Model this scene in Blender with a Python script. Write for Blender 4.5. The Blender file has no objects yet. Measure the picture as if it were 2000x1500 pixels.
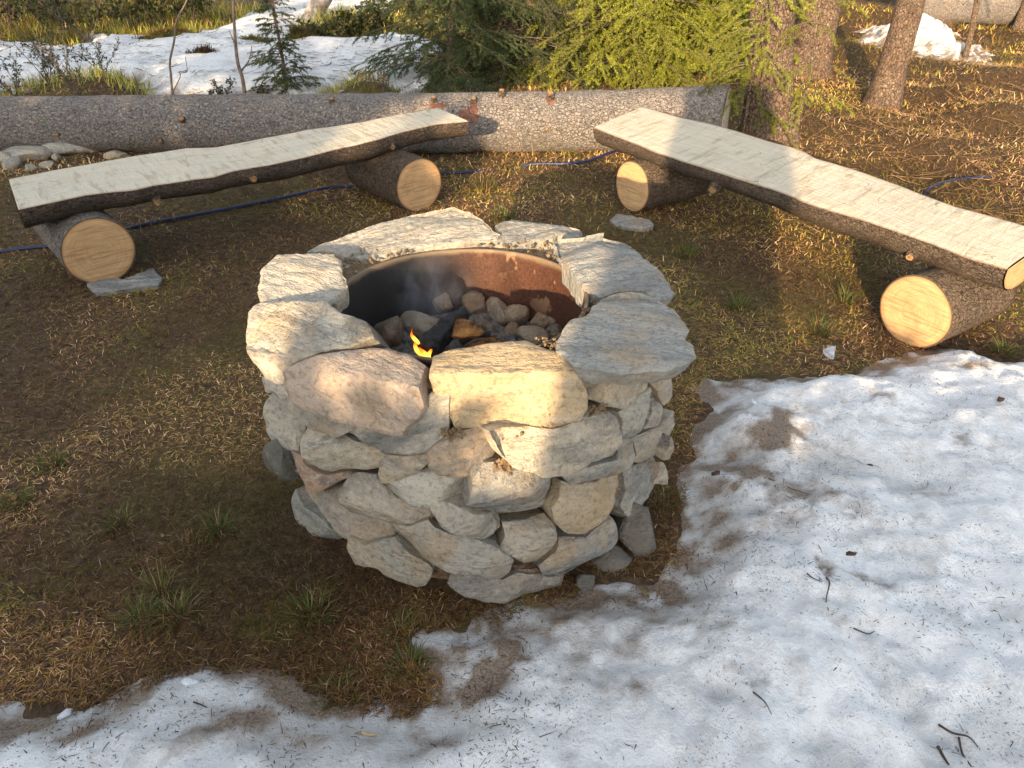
import bpy, math, random
import numpy as np
from mathutils import Vector
from mathutils.geometry import delaunay_2d_cdt

# ------------------------------------------------------------------ camera, sky, sun, exposure
sc = bpy.context.scene
COL = sc.collection
CAM_H, PITCH, FOC = 1.6, math.radians(32), 1500.0
cd = bpy.data.cameras.new('camera'); cam = bpy.data.objects.new('camera', cd); COL.objects.link(cam)
cam.location = (0, 0, CAM_H); cam.rotation_euler = (math.radians(90) - PITCH, 0, 0)
cd.sensor_width = 36; cd.lens = 27.0; cd.clip_start = 0.05; cd.clip_end = 400
sc.camera = cam

SUN_EL = math.radians(12.5)
SUN_H = np.array([-0.25, -0.968])                    # horizontal direction towards the sun
world = bpy.data.worlds.new('World'); sc.world = world; world.use_nodes = True
wn = world.node_tree; wn.nodes.clear()
sky = wn.nodes.new('ShaderNodeTexSky'); sky.sky_type = 'NISHITA'; sky.sun_disc = False
sky.sun_elevation = SUN_EL; sky.sun_rotation = math.atan2(SUN_H[0], SUN_H[1])
sky.dust_density = 2.0; sky.ozone_density = 0.6
hs = wn.nodes.new('ShaderNodeHueSaturation'); hs.inputs['Saturation'].default_value = 0.5
bg = wn.nodes.new('ShaderNodeBackground'); bg.inputs['Strength'].default_value = 0.15
wo = wn.nodes.new('ShaderNodeOutputWorld')
wn.links.new(sky.outputs[0], hs.inputs['Color']); wn.links.new(hs.outputs[0], bg.inputs[0]); wn.links.new(bg.outputs[0], wo.inputs[0])

sl = bpy.data.lights.new('sun', 'SUN'); so = bpy.data.objects.new('sun', sl); COL.objects.link(so)
sl.energy = 3.8; sl.angle = math.radians(0.5); sl.color = (1.0, 0.72, 0.42)
sd_ = Vector((SUN_H[0] * math.cos(SUN_EL), SUN_H[1] * math.cos(SUN_EL), math.sin(SUN_EL)))
so.rotation_euler = sd_.to_track_quat('Z', 'Y').to_euler()
so.location = (-3, -8, 6)
sc.view_settings.view_transform = 'Standard'; sc.view_settings.look = 'None'
sc.view_settings.exposure = 1.5; sc.view_settings.gamma = 1.0
sc.view_settings.use_curve_mapping = False
sc.cycles.max_bounces = 5; sc.cycles.diffuse_bounces = 3; sc.cycles.glossy_bounces = 2
sc.cycles.transparent_max_bounces = 6

rng = np.random.default_rng(7)
random.seed(7)

# ------------------------------------------------------------------ small maths helpers
FWD = np.array([0, math.cos(PITCH), -math.sin(PITCH)]); UPV = np.array([0, math.sin(PITCH), math.cos(PITCH)])
CAM = np.array([0, 0, CAM_H])
def ray(px, py):
    return FWD + (px - 1000) / FOC * np.array([1.0, 0, 0]) + (750 - py) / FOC * UPV
def at(px, py, z=0.0):
    d = ray(px, py); return CAM + d * ((z - CAM_H) / d[2])
def on_plane(px, py, q, n):
    d = ray(px, py); return CAM + d * (np.dot(q - CAM, n) / np.dot(d, n))
def unit(v):
    v = np.asarray(v, float); return v / (np.linalg.norm(v) + 1e-12)
def smooth(x):
    x = np.clip(x, 0, 1); return x * x * (3 - 2 * x)
def _hash(ix, iy, iz, s):
    h = (ix * 374761393 + iy * 668265263 + iz * 2147483647 + s * 1274126177) & 0xFFFFFFFF
    h = ((h ^ (h >> 13)) * 1274126177) & 0xFFFFFFFF
    h = ((h ^ (h >> 16)) * 2246822519) & 0xFFFFFFFF
    return ((h ^ (h >> 15)) & 0xFFFFFF) / float(0xFFFFFF)
def vnoise(P, s=0):
    P = np.atleast_2d(np.asarray(P, float))
    if P.shape[1] == 2: P = np.c_[P, np.zeros(len(P))]
    i = np.floor(P).astype(np.int64); f = P - i; u = f * f * (3 - 2 * f); r = 0
    for dx in (0, 1):
        for dy in (0, 1):
            for dz in (0, 1):
                w = (u[:, 0] if dx else 1 - u[:, 0]) * (u[:, 1] if dy else 1 - u[:, 1]) * (u[:, 2] if dz else 1 - u[:, 2])
                r = r + w * _hash(i[:, 0] + dx, i[:, 1] + dy, i[:, 2] + dz, s)
    return r * 2 - 1
def fbm(P, o=4, s=0):
    P = np.asarray(P, float); a, r, t = 1.0, 0, 0
    for k in range(o):
        r = r + a * vnoise(P * (2.03 ** k) + 17.3 * k, s + k); t += a; a *= 0.5
    return r / t
def poly_sd(P, poly):
    """signed distance to a polygon, positive inside"""
    P = np.asarray(P, float); poly = np.asarray(poly, float); d = np.full(len(P), 1e9); ins = np.zeros(len(P), bool)
    for a, b in zip(poly, np.roll(poly, -1, 0)):
        e = b - a; w = P - a; t = np.clip((w @ e) / (e @ e + 1e-12), 0, 1)
        d = np.minimum(d, np.hypot(w[:, 0] - t * e[0], w[:, 1] - t * e[1]))
        c = (a[1] > P[:, 1]) != (b[1] > P[:, 1])
        with np.errstate(divide='ignore', invalid='ignore'):
            xi = a[0] + (P[:, 1] - a[1]) / (b[1] - a[1]) * (b[0] - a[0])
        ins ^= c & (P[:, 0] < xi)
    return np.where(ins, d, -d)
def resample(pts, n):
    pts = np.asarray(pts, float); s = np.r_[0, np.cumsum(np.linalg.norm(np.diff(pts, axis=0), axis=1))]
    t = np.linspace(0, s[-1], n); return np.stack([np.interp(t, s, pts[:, k]) for k in range(pts.shape[1])], 1)
def catmull(pts, m=6):
    p = np.asarray(pts, float); p = np.vstack([2 * p[0] - p[1], p, 2 * p[-1] - p[-2]]); out = []
    for i in range(1, len(p) - 2):
        for t in np.linspace(0, 1, m, endpoint=False):
            out.append(0.5 * (2 * p[i] + (p[i + 1] - p[i - 1]) * t + (2 * p[i - 1] - 5 * p[i] + 4 * p[i + 1] - p[i + 2]) * t * t + (3 * p[i] - p[i - 1] - 3 * p[i + 1] + p[i + 2]) * t ** 3))
    out.append(p[-2]); return np.array(out)

# ------------------------------------------------------------------ object helpers
ORG = {}
def mesh_np(name, V, F, smooth_=True, attrs=None):
    me = bpy.data.meshes.new(name); V = np.ascontiguousarray(V, np.float32)
    if isinstance(F, np.ndarray) and F.ndim == 2:
        k = F.shape[1]; me.vertices.add(len(V)); me.vertices.foreach_set('co', V.ravel())
        me.loops.add(F.size); me.loops.foreach_set('vertex_index', np.ascontiguousarray(F, np.int32).ravel())
        me.polygons.add(len(F)); me.polygons.foreach_set('loop_start', np.arange(0, F.size, k, dtype=np.int32))
        me.update(calc_edges=True)
    else:
        me.from_pydata([tuple(map(float, v)) for v in V], [], [tuple(map(int, f)) for f in F]); me.update()
    if smooth_: me.polygons.foreach_set('use_smooth', np.ones(len(me.polygons), bool))
    for k, a in (attrs or {}).items():
        a = np.asarray(a, np.float32)
        if a.ndim == 1:
            at_ = me.attributes.new(k, 'FLOAT', 'POINT'); at_.data.foreach_set('value', a)
        elif a.shape[1] == 3:
            at_ = me.attributes.new(k, 'FLOAT_VECTOR', 'POINT'); at_.data.foreach_set('vector', a.ravel())
    return me
def obj(name, V, F, mat, parent=None, attrs=None, smooth_=True, origin=None, tint=None):
    """V in world coordinates; the object's origin goes to `origin` (its base or centre)."""
    V = np.asarray(V, float)
    if origin is None: origin = np.r_[(V[:, :2].max(0) + V[:, :2].min(0)) / 2, V[:, 2].min()]
    origin = np.asarray(origin, float)
    o = bpy.data.objects.new(name, mesh_np(name, V - origin, F, smooth_, attrs)); COL.objects.link(o)
    base = ORG[parent.name] if parent else np.zeros(3)
    o.location = origin - base; ORG[o.name] = origin
    if parent: o.parent = parent
    if mat: o.data.materials.append(mat)
    if tint is not None: o.color = (*tint, 1)
    return o
def tag(o, label, cat, group=None, kind=None):
    if label: o['label'] = label
    if cat: o['category'] = cat
    if group: o['group'] = group
    if kind: o['kind'] = kind
    return o
def thing(name, label, cat, loc, group=None):
    o = bpy.data.objects.new(name, None); COL.objects.link(o); o.location = loc; o.empty_display_size = 0.1
    ORG[o.name] = np.asarray(loc, float); return tag(o, label, cat, group)

class Geo:
    """collects triangles/quads (as triangles) of ONE part"""
    def __init__(s): s.V, s.F, s.A, s.n = [], [], [], 0
    def add(s, V, F, A=None):
        V = np.asarray(V, float); s.V.append(V); s.F.append(np.asarray(F, int) + s.n)
        s.A.append(np.zeros((len(V), 3)) if A is None else np.broadcast_to(np.asarray(A, float), (len(V), 3))); s.n += len(V)
    def out(s): return np.vstack(s.V), np.vstack(s.F), np.vstack(s.A)
    def build(s, name, mat, parent=None, key='sc', **kw):
        V, F, A = s.out(); return obj(name, V, F, mat, parent, attrs={key: A}, **kw)

def tube(path, rad, sides=8, cap=True, wob=0.0, seed=0):
    path = np.asarray(path, float); n = len(path); rad = np.broadcast_to(np.asarray(rad, float), (n,))
    T = np.gradient(path, axis=0); T /= np.linalg.norm(T, axis=1)[:, None] + 1e-12
    ref = np.array([0, 0, 1.0]) if abs(T[0][2]) < 0.9 else np.array([1.0, 0, 0])
    A = np.cross(T, ref); A /= np.linalg.norm(A, axis=1)[:, None] + 1e-12; B = np.cross(T, A)
    th = np.linspace(0, 2 * math.pi, sides, endpoint=False)
    R = rad[:, None] * np.ones(sides)
    if wob:
        L = np.r_[0, np.cumsum(np.linalg.norm(np.diff(path, axis=0), axis=1))]
        q = np.stack([np.repeat(L, sides) * 4, np.tile(np.cos(th), n) * 1.5 + seed, np.tile(np.sin(th), n) * 1.5], 1)
        R = R * (1 + wob * fbm(q, 3, seed).reshape(n, sides))
    V = path[:, None, :] + R[:, :, None] * (np.cos(th)[None, :, None] * A[:, None, :] + np.sin(th)[None, :, None] * B[:, None, :])
    V = V.reshape(-1, 3); i = np.arange(n - 1)[:, None] * sides; j = np.arange(sides)[None, :]; k = (j + 1) % sides
    a, b, c, d = (i + j).ravel(), (i + k).ravel(), (i + sides + k).ravel(), (i + sides + j).ravel()
    F = np.vstack([np.c_[a, b, c], np.c_[a, c, d]])
    if cap:
        V = np.vstack([V, path[:1], path[-1:]]); m = n * sides; jj = np.arange(sides); kk = (jj + 1) % sides
        F = np.vstack([F, np.c_[kk, jj, np.full(sides, m)], np.c_[m - sides + jj, m - sides + kk, np.full(sides, m + 1)]])
    return V, F
def tube_sc(path, sides, rad, cap=True):
    """bark coordinates: along, around, (seam free) as x = cos, y = sin, z = length"""
    path = np.asarray(path, float); n = len(path); rad = np.broadcast_to(np.asarray(rad, float), (n,))
    L = np.r_[0, np.cumsum(np.linalg.norm(np.diff(path, axis=0), axis=1))]; th = np.linspace(0, 2 * math.pi, sides, endpoint=False)
    A = np.stack([(rad[:, None] * np.cos(th)).ravel(), (rad[:, None] * np.sin(th)).ravel(), np.repeat(L, sides)], 1)
    return np.vstack([A, [[0, 0, 0], [0, 0, L[-1]]]]) if cap else A

def blades(P, ang, tilt, length, width, col, bend=0.5):
    """curved grass blades / fibres; one 5-vertex strip each"""
    N = len(P); h = np.stack([np.cos(ang), np.sin(ang), np.zeros(N)], 1); s = np.stack([-np.sin(ang), np.cos(ang), np.zeros(N)], 1)
    z = np.array([0, 0, 1.0]); L = np.asarray(length)[:, None]; W = (np.asarray(width) / 2)[:, None]
    t1 = np.asarray(tilt)[:, None]; t2 = t1 - np.asarray(bend)[:, None] if np.ndim(bend) else t1 - bend
    m = P + L * .5 * (h * np.cos(t1) + z * np.sin(t1)); e = m + L * .5 * (h * np.cos(t2) + z * np.sin(t2))
    V = np.stack([P - s * W, P + s * W, m - s * W * .8, m + s * W * .8, e], 1).reshape(-1, 3)
    i = np.arange(N)[:, None] * 5
    F = np.hstack([i + [0, 1, 3], i + [0, 3, 2], i + [2, 3, 4]]).reshape(-1, 3)
    return V, F, np.repeat(col, 5, 0)

# ------------------------------------------------------------------ materials
def NEW(name):
    m = bpy.data.materials.new(name); m.use_nodes = True; nt = m.node_tree; nt.nodes.clear()
    o = nt.nodes.new('ShaderNodeOutputMaterial'); b = nt.nodes.new('ShaderNodeBsdfPrincipled'); nt.links.new(b.outputs[0], o.inputs[0])
    return m, nt, b
class NT:
    def __init__(s, nt): s.nt = nt
    def n(s, t, **kw):
        k = s.nt.nodes.new('ShaderNode' + t)
        for a, v in kw.items(): setattr(k, a, v)
        return k
    def put(s, inp, v):
        if hasattr(v, 'links') or isinstance(v, bpy.types.NodeSocket): s.nt.links.new(v, inp)
        else: inp.default_value = v
    def attr(s, name, out='Vector'):
        k = s.n('Attribute'); k.attribute_name = name; return k.outputs[out]
    def map(s, v, scale=(1, 1, 1), loc=(0, 0, 0), rot=(0, 0, 0)):
        k = s.n('Mapping'); s.put(k.inputs['Vector'], v); k.inputs['Scale'].default_value = scale; k.inputs['Location'].default_value = loc; k.inputs['Rotation'].default_value = rot
        return k.outputs[0]
    def noise(s, v, scale=5, detail=4, rough=.55, dist=0, out=0):
        k = s.n('TexNoise'); s.put(k.inputs['Vector'], v); k.inputs['Scale'].default_value = scale; k.inputs['Detail'].default_value = detail
        k.inputs['Roughness'].default_value = rough; k.inputs['Distortion'].default_value = dist; return k.outputs[out]
    def voro(s, v, scale=5, feature='F1', out='Distance', rand=1):
        k = s.n('TexVoronoi', feature=feature); s.put(k.inputs['Vector'], v); k.inputs['Scale'].default_value = scale; k.inputs['Randomness'].default_value = rand
        return k.outputs[out]
    def wave(s, v, scale=5, dist=2, detail=2, kind='BANDS', dirn='X'):
        k = s.n('TexWave', wave_type=kind); s.put(k.inputs['Vector'], v); k.inputs['Scale'].default_value = scale; k.inputs['Distortion'].default_value = dist; k.inputs['Detail'].default_value = detail
        if kind == 'BANDS': k.bands_direction = dirn
        else: k.rings_direction = dirn
        return k.outputs[1]
    def ramp(s, f, stops, interp='LINEAR'):
        k = s.n('ValToRGB'); s.put(k.inputs[0], f); e = k.color_ramp.elements; k.color_ramp.interpolation = interp
        while len(e) < len(stops): e.new(0.5)
        for x, (p, c) in zip(e, stops):
            x.position = p; x.color = (c, c, c, 1) if not hasattr(c, '__len__') else (*c, 1)
        return k.outputs[0]
    def mix(s, f, a, b, mode='MIX'):
        k = s.n('MixRGB', blend_type=mode); s.put(k.inputs[0], f)
        for i, v in ((1, a), (2, b)):
            s.put(k.inputs[i], (*v, 1) if isinstance(v, tuple) and len(v) == 3 else v)
        return k.outputs[0]
    def math(s, op, a, b=0.0, clamp=False):
        k = s.n('Math', operation=op); k.use_clamp = clamp; s.put(k.inputs[0], a); s.put(k.inputs[1], b); return k.outputs[0]
    def bump(s, h, strength=.4, dist=.01, prev=None):
        k = s.n('Bump'); s.put(k.inputs['Height'], h); k.inputs['Strength'].default_value = strength; k.inputs['Distance'].default_value = dist
        if prev is not None: s.put(k.inputs['Normal'], prev)
        return k.outputs[0]
    def sep(s, v):
        k = s.n('SeparateXYZ'); s.put(k.inputs[0], v); return k.outputs
    def tex(s): return s.n('TexCoord').outputs['Object']

def m_stone(name='stone', rough=.85, dark=1.0, veins=.3):
    m, nt, b = NEW(name); t = NT(nt); v = t.attr('sc'); oi = t.n('ObjectInfo')
    st = t.map(v, (4.5, 17, 9)); warp = t.noise(v, 6, 3)
    band = t.noise(t.mix(.35, st, t.noise(v, 5, 4, out=1), 'ADD'), 1.0, 6, .62)
    big = t.noise(v, 7, 4, .6); fine = t.noise(v, 70, 5, .65); spk = t.noise(v, 180, 2, .6)
    rn = oi.outputs['Random']; rn2 = t.math('FRACT', t.math('MULTIPLY', rn, 7.31)); rn3 = t.math('FRACT', t.math('MULTIPLY', rn, 23.7))
    base = t.mix(1.0, oi.outputs['Color'], (.99, .96, .91), 'MULTIPLY')
    c = t.mix(t.math('MULTIPLY', t.ramp(band, [(.47, 0), (.62, .8)]), t.math('ADD', t.math('MULTIPLY', rn, .8), .2)), base, (.115 * dark, .125 * dark, .13 * dark))
    c = t.mix(t.math('MULTIPLY', t.ramp(big, [(.46, 0), (.68, .8)]), rn2), c, (.42 * dark, .30 * dark, .17 * dark))
    c = t.mix(t.ramp(t.noise(st, 1.7, 5, .6), [(.58, 0), (.75, .5)]), c, (.50 * dark, .485 * dark, .45 * dark))
    c = t.mix(t.ramp(fine, [(.34, .75), (.50, 0)]), c, t.mix(.6, c, (.07, .065, .055)), 'MIX')
    c = t.mix(t.math('MULTIPLY', t.ramp(t.noise(t.map(v, (1, 2.2, 1.5)), 30, 6, .75), [(.52, 0), (.70, .75)]), rn3), c, (.58 * dark, .54 * dark, .47 * dark))
    vw = t.voro(t.mix(.25, v, t.noise(v, 9, 3, out=1), 'ADD'), 7, 'DISTANCE_TO_EDGE')
    c = t.mix(t.math('MULTIPLY', t.ramp(vw, [(.0, veins), (.007, 0)]), t.ramp(big, [(.45, 1), (.55, 0)])), c, (.72 * dark, .70 * dark, .65 * dark))
    c = t.mix(t.ramp(spk, [(.27, .6), (.36, 0)]), c, (.07, .065, .06))
    c = t.mix(t.math('MULTIPLY', t.ramp(t.math('ADD', t.attr('soot', 'Fac'), t.math('MULTIPLY', t.math('ADD', big, -.5), .7)), [(.25, 0), (.9, .8)]), 1.0), c, (.03, .027, .025))
    t.put(b.inputs['Base Color'], c); b.inputs['Roughness'].default_value = rough; b.inputs['Specular IOR Level'].default_value = .3
    h = t.math('ADD', t.math('MULTIPLY', fine, .28), t.math('ADD', t.math('MULTIPLY', band, 1.1), t.math('MULTIPLY', spk, .08)))
    t.put(b.inputs['Normal'], t.bump(h, 1.0, .03))
    return m
def m_bark(name, plate, crack, scale=34, lichen=None, lich_amt=.5, strength=.8, zs=.8):
    m, nt, b = NEW(name); t = NT(nt); v = t.attr('sc')
    w = t.mix(.05, v, t.noise(v, 22, 4, .6, out=1), 'ADD'); w = t.map(w, (1, 1, zs))
    ed = t.voro(w, scale, 'DISTANCE_TO_EDGE'); cell = t.voro(w, scale, 'F1', 'Color'); f1 = t.voro(w, scale * .9, 'F1'); fl_ = t.noise(t.map(w, (1, 1, .7)), scale * 1.1, 5, .68)
    n1 = t.noise(v, 9, 4, .6); n2 = t.noise(v, 90, 4, .6)
    c = t.mix(t.math('MULTIPLY', t.sep(cell)[0], .55), plate, tuple(x * .55 for x in plate))
    c = t.mix(t.ramp(n1, [(.42, 0), (.65, .55)]), c, tuple(x * y for x, y in zip(plate, (1.25, 1.12, 1.0))))
    if lichen: c = t.mix(t.math('MULTIPLY', t.ramp(t.noise(v, 60, 4, .7), [(.52, 0), (.62, 1)]), t.ramp(t.noise(v, 3.2, 3), [(.42, 0), (.62, lich_amt)])), c, lichen)
    c = t.mix(t.math('MULTIPLY', t.ramp(ed, [(0, .85), (.07, 0)]), t.ramp(t.noise(v, 30, 3), [(.40, .0), (.56, 1)])), c, crack)
    c = t.mix(t.ramp(t.noise(v, 55, 5, .7), [(.36, .75), (.52, 0)]), c, crack)
    c = t.mix(t.ramp(fl_, [(.54, 0), (.66, .45)]), c, tuple(min(1, x * 1.5) for x in plate))
    t.put(b.inputs['Base Color'], c); b.inputs['Roughness'].default_value = .9; b.inputs['Specular IOR Level'].default_value = .2
    h = t.math('ADD', t.math('MULTIPLY', t.ramp(ed, [(0, 0), (.14, 1)]), .6), t.math('ADD', t.math('MULTIPLY', fl_, 1.3), t.math('MULTIPLY', n2, .4)))
    t.put(b.inputs['Normal'], t.bump(h, min(1, strength + .2), .022))
    return m
def m_cut_end(name, heart=(.50, .31, .15), sap=(.60, .41, .225)):
    """sawn log end: sc.xy are metres from the pith, sc.z is radius share"""
    m, nt, b = NEW(name); t = NT(nt); v = t.attr('sc'); x = t.sep(v)
    wv = t.mix(.02, v, t.noise(v, 12, 3, out=1), 'ADD')
    rings = t.wave(t.map(wv, (1, 1, 0)), 46, 1.2, 3, 'RINGS', 'Z'); saw = t.noise(t.map(v, (5, 95, 1), rot=(0, 0, .5)), 1, 4, .55, .3)
    n1 = t.noise(v, 14, 4, .6)
    c = t.mix(t.ramp(n1, [(.35, 0), (.7, 1)]), heart, sap)
    c = t.mix(t.math('MULTIPLY', t.ramp(rings, [(.1, .0), (.9, .30)]), 1.0), c, tuple(k * .66 for k in heart))
    c = t.mix(t.ramp(saw, [(.50, 0), (.66, .6)]), c, (.24, .13, .055))
    c = t.mix(t.ramp(t.math('LENGTH' if False else 'ABSOLUTE', x[2]), [(.90, 0), (.945, .7)]), c, (.42, .20, .07))
    c = t.mix(t.ramp(x[2], [(.955, 0), (.975, 1)]), c, (.10, .07, .05))
    c = t.mix(t.ramp(x[2], [(.0, .5), (.05, 0)]), c, (.35, .2, .09))
    at2 = t.math('ARCTAN2', x[1], x[0]); cv = t.n('CombineXYZ'); t.put(cv.inputs[0], t.math('MULTIPLY', at2, 3.5)); t.put(cv.inputs[1], t.math('MULTIPLY', x[2], .6)); rad = t.noise(cv.outputs[0], 2.2, 3, .5)
    c = t.mix(t.math('MULTIPLY', t.ramp(rad, [(.66, 0), (.70, .5)]), t.ramp(x[2], [(.2, 1), (.8, .2)])), c, (.17, .09, .04))
    t.put(b.inputs['Base Color'], c); b.inputs['Roughness'].default_value = .75; b.inputs['Specular IOR Level'].default_value = .25
    t.put(b.inputs['Normal'], t.bump(t.math('ADD', saw, t.math('MULTIPLY', t.noise(v, 140, 3), .6)), .35, .006))
    return m
def m_seat(name):
    """chainsawn plank face: sc.x along, sc.y across, sc.z edge share"""
    m, nt, b = NEW(name); t = NT(nt); v = t.attr('sc'); x = t.sep(v)
    g = t.noise(t.map(v, (1.6, 46, 1)), 1.6, 6, .6, .3); arcs = t.noise(t.map(t.mix(.025, v, t.noise(v, 3, 2, out=1), 'ADD'), (24, 3.5, 1), rot=(0, 0, .7)), 1, 4, .55, .3); mott = t.noise(v, 6, 4, .6)
    c = t.mix(t.ramp(g, [(.38, 0), (.64, .85)]), (.84, .76, .60), (.72, .58, .40))
    c = t.mix(t.ramp(mott, [(.4, 0), (.68, .6)]), c, (.86, .80, .67))
    c = t.mix(t.ramp(arcs, [(.55, 0), (.68, .5)]), c, (.44, .33, .19))
    hair = t.voro(t.mix(.25, t.map(v, (3.2, 9, 1)), t.noise(v, 4, 3, out=1), 'ADD'), 1.1, 'DISTANCE_TO_EDGE')
    c = t.mix(t.math('MULTIPLY', t.ramp(hair, [(0, .8), (.012, 0)]), t.ramp(t.noise(v, 2.6, 3), [(.5, 0), (.6, 1)])), c, (.22, .12, .06))
    c = t.mix(t.ramp(x[2], [(.93, 0), (.985, .75)]), c, (.40, .20, .08))
    t.put(b.inputs['Base Color'], c); b.inputs['Roughness'].default_value = .7; b.inputs['Specular IOR Level'].default_value = .25
    h = t.math('ADD', t.math('MULTIPLY', arcs, .8), t.math('ADD', t.math('MULTIPLY', g, .45), t.math('MULTIPLY', t.noise(v, 120, 3), .3)))
    t.put(b.inputs['Normal'], t.bump(h, 1.0, .028))
    return m
def m_ground():
    m, nt, b = NEW('soil'); t = NT(nt); v = t.tex(); z = t.attr('zone', 'Fac')
    a = t.noise(v, 1.3, 4, .6); f = t.noise(v, 26, 6, .7); g = t.noise(v, 140, 3, .7)
    c = t.mix(t.ramp(f, [(.35, 0), (.68, 1)]), (.055, .036, .023), (.21, .135, .078))
    c = t.mix(t.ramp(a, [(.48, 0), (.62, .55)]), c, (.15, .13, .04))
    c = t.mix(z, c, t.mix(t.ramp(f, [(.35, 0), (.7, 1)]), (.06, .036, .018), (.15, .09, .045)))
    c = t.mix(t.ramp(g, [(.60, 0), (.70, .6)]), c, (.16, .115, .07))
    t.put(b.inputs['Base Color'], c); b.inputs['Roughness'].default_value = .95; b.inputs['Specular IOR Level'].default_value = .2
    t.put(b.inputs['Normal'], t.bump(t.math('ADD', f, t.math('MULTIPLY', g, .5)), .9, .03)); return m
def m_snow(name, ripple=0.0):
    m, nt, b = NEW(name); t = NT(nt); v = t.tex(); ice = t.attr('ice', 'Fac'); dirt = t.attr('dirt', 'Fac')
    n1 = t.noise(v, 5, 5, .6); n2 = t.noise(v, 34, 5, .7); n3 = t.noise(v, 150, 3, .7)
    icy = t.ramp(t.math('ADD', t.math('MULTIPLY', t.noise(v, 3.1, 5, .62), 1.25), t.math('ADD', ice, -.42)), [(.24, 0), (.85, .8)])
    c = t.mix(icy, (.93, .935, .94), (.54, .545, .54))
    c = t.mix(t.ramp(n2, [(.48, 0), (.72, .45)]), c, (.60, .605, .60))
    c = t.mix(t.ramp(t.noise(v, 6, 7, .78), [(.50, 0), (.68, .5)]), c, (.46, .41, .35))
    d = t.ramp(t.math('ADD', t.math('MULTIPLY', n2, .55), t.math('ADD', dirt, -.17)), [(.20, 0), (.62, .92)])
    c = t.mix(d, c, t.mix(t.ramp(n3, [(.35, 0), (.65, 1)]), (.085, .052, .03), (.33, .235, .155)))
    c = t.mix(t.math('MULTIPLY', t.ramp(n3, [(.59, 0), (.67, .85)]), t.ramp(n1, [(.48, 0), (.60, 1)])), c, (.12, .08, .05))
    t.put(b.inputs['Base Color'], c); t.put(b.inputs['Roughness'], t.ramp(icy, [(0, .62), (1, .32)])); b.inputs['Specular IOR Level'].default_value = .4
    h = t.math('ADD', t.math('MULTIPLY', n2, 1.0), t.math('MULTIPLY', n3, .35))
    if ripple:
        w = t.noise(t.map(v, (5, 14, 5)), 1.3, 5, .65); h = t.math('ADD', h, t.math('MULTIPLY', w, ripple))
    t.put(b.inputs['Normal'], t.bump(h, .65, .02 if not ripple else .06)); return m
def m_col(name, rough=.8, trans=0.0, spec=.2, bump=None):
    """colour from the per-blade / per-piece attribute"""
    m, nt, b = NEW(name); t = NT(nt); c = t.attr('col')
    t.put(b.inputs['Base Color'], c); b.inputs['Roughness'].default_value = rough; b.inputs['Specular IOR Level'].default_value = spec
    if trans:
        tr = t.n('BsdfTranslucent'); t.put(tr.inputs[0], c); mx = t.n('MixShader'); mx.inputs[0].default_value = trans
        nt.links.new(b.outputs[0], mx.inputs[1]); nt.links.new(tr.outputs[0], mx.inputs[2]); nt.links.new(mx.outputs[0], nt.nodes['Material Output'].inputs[0])
    return m
def m_plain(name, c1, c2, scale=20, rough=.8, bump=.4, spec=.3, metal=0, dist=.01):
    m, nt, b = NEW(name); t = NT(nt); v = t.tex(); n = t.noise(v, scale, 5, .65)
    t.put(b.inputs['Base Color'], t.mix(t.ramp(n, [(.35, 0), (.65, 1)]), c1, c2)); b.inputs['Roughness'].default_value = rough
    b.inputs['Specular IOR Level'].default_value = spec; b.inputs['Metallic'].default_value = metal
    t.put(b.inputs['Normal'], t.bump(t.math('ADD', n, t.math('MULTIPLY', t.noise(v, scale * 6, 3), .4)), bump, dist)); return m
def m_rust():
    m, nt, b = NEW('rusty_steel'); t = NT(nt); v = t.tex(); x = t.sep(v)
    n1 = t.noise(v, 9, 5, .6); n2 = t.noise(v, 120, 4, .7)
    rust = t.mix(t.ramp(n2, [(.35, 0), (.65, 1)]), (.042, .017, .010), (.115, .044, .023))
    soot = t.ramp(t.math('ADD', t.math('MULTIPLY', x[0], -2.2), t.math('MULTIPLY', n1, .7)), [(.18, 0), (.75, 1)])
    c = t.mix(soot, rust, t.mix(n1, (.012, .012, .013), (.035, .032, .032)))
    patch = t.math('MULTIPLY', t.ramp(t.noise(t.map(v, (1, 1, .7)), 15, 3, .5), [(.575, 0), (.61, .85)]), t.ramp(t.math('ADD', x[0], x[2]), [(.30, 0), (.42, 1)]))
    c = t.mix(patch, c, (.33, .20, .11))
    rim = t.ramp(t.math('ADD', x[2], t.math('MULTIPLY', n1, .03)), [(.304, 0), (.318, .55)])
    c = t.mix(rim, c, (.32, .23, .14))
    t.put(b.inputs['Base Color'], c); b.inputs['Roughness'].default_value = .68; b.inputs['Metallic'].default_value = .15
    t.put(b.inputs['Normal'], t.bump(t.math('ADD', n2, n1), .3, .006)); return m

M = {}
M['stone'] = m_stone(); M['stone_dark'] = m_stone('stone_dark', .7, .45, .25); M['soot_stone'] = m_stone('hearth_stone', .9, .6, .2)
M['bark_grey'] = m_bark('spruce_bark_grey', (.37, .34, .32), (.095, .078, .07), 46, (.50, .47, .33), .35)
M['bark_lichen'] = m_bark('spruce_bark_lichen', (.26, .20, .16), (.06, .035, .025), 46, (.56, .52, .36), .9)
M['bark_dark'] = m_bark('bench_bark', (.165, .128, .105), (.03, .021, .017), 46, (.34, .31, .22), .5)
M['bark_warm'] = m_bark('support_bark', (.20, .155, .12), (.038, .024, .018), 50, (.42, .36, .24), .55)
M['bark_tree'] = m_bark('tree_bark', (.22, .155, .115), (.04, .024, .016), 46, (.52, .46, .32), 1.0, 1.0, .45)
M['cut_end'] = m_cut_end('sawn_end'); M['cut_pale'] = m_cut_end('sawn_end_pale', (.58, .53, .45), (.66, .61, .52))
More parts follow.
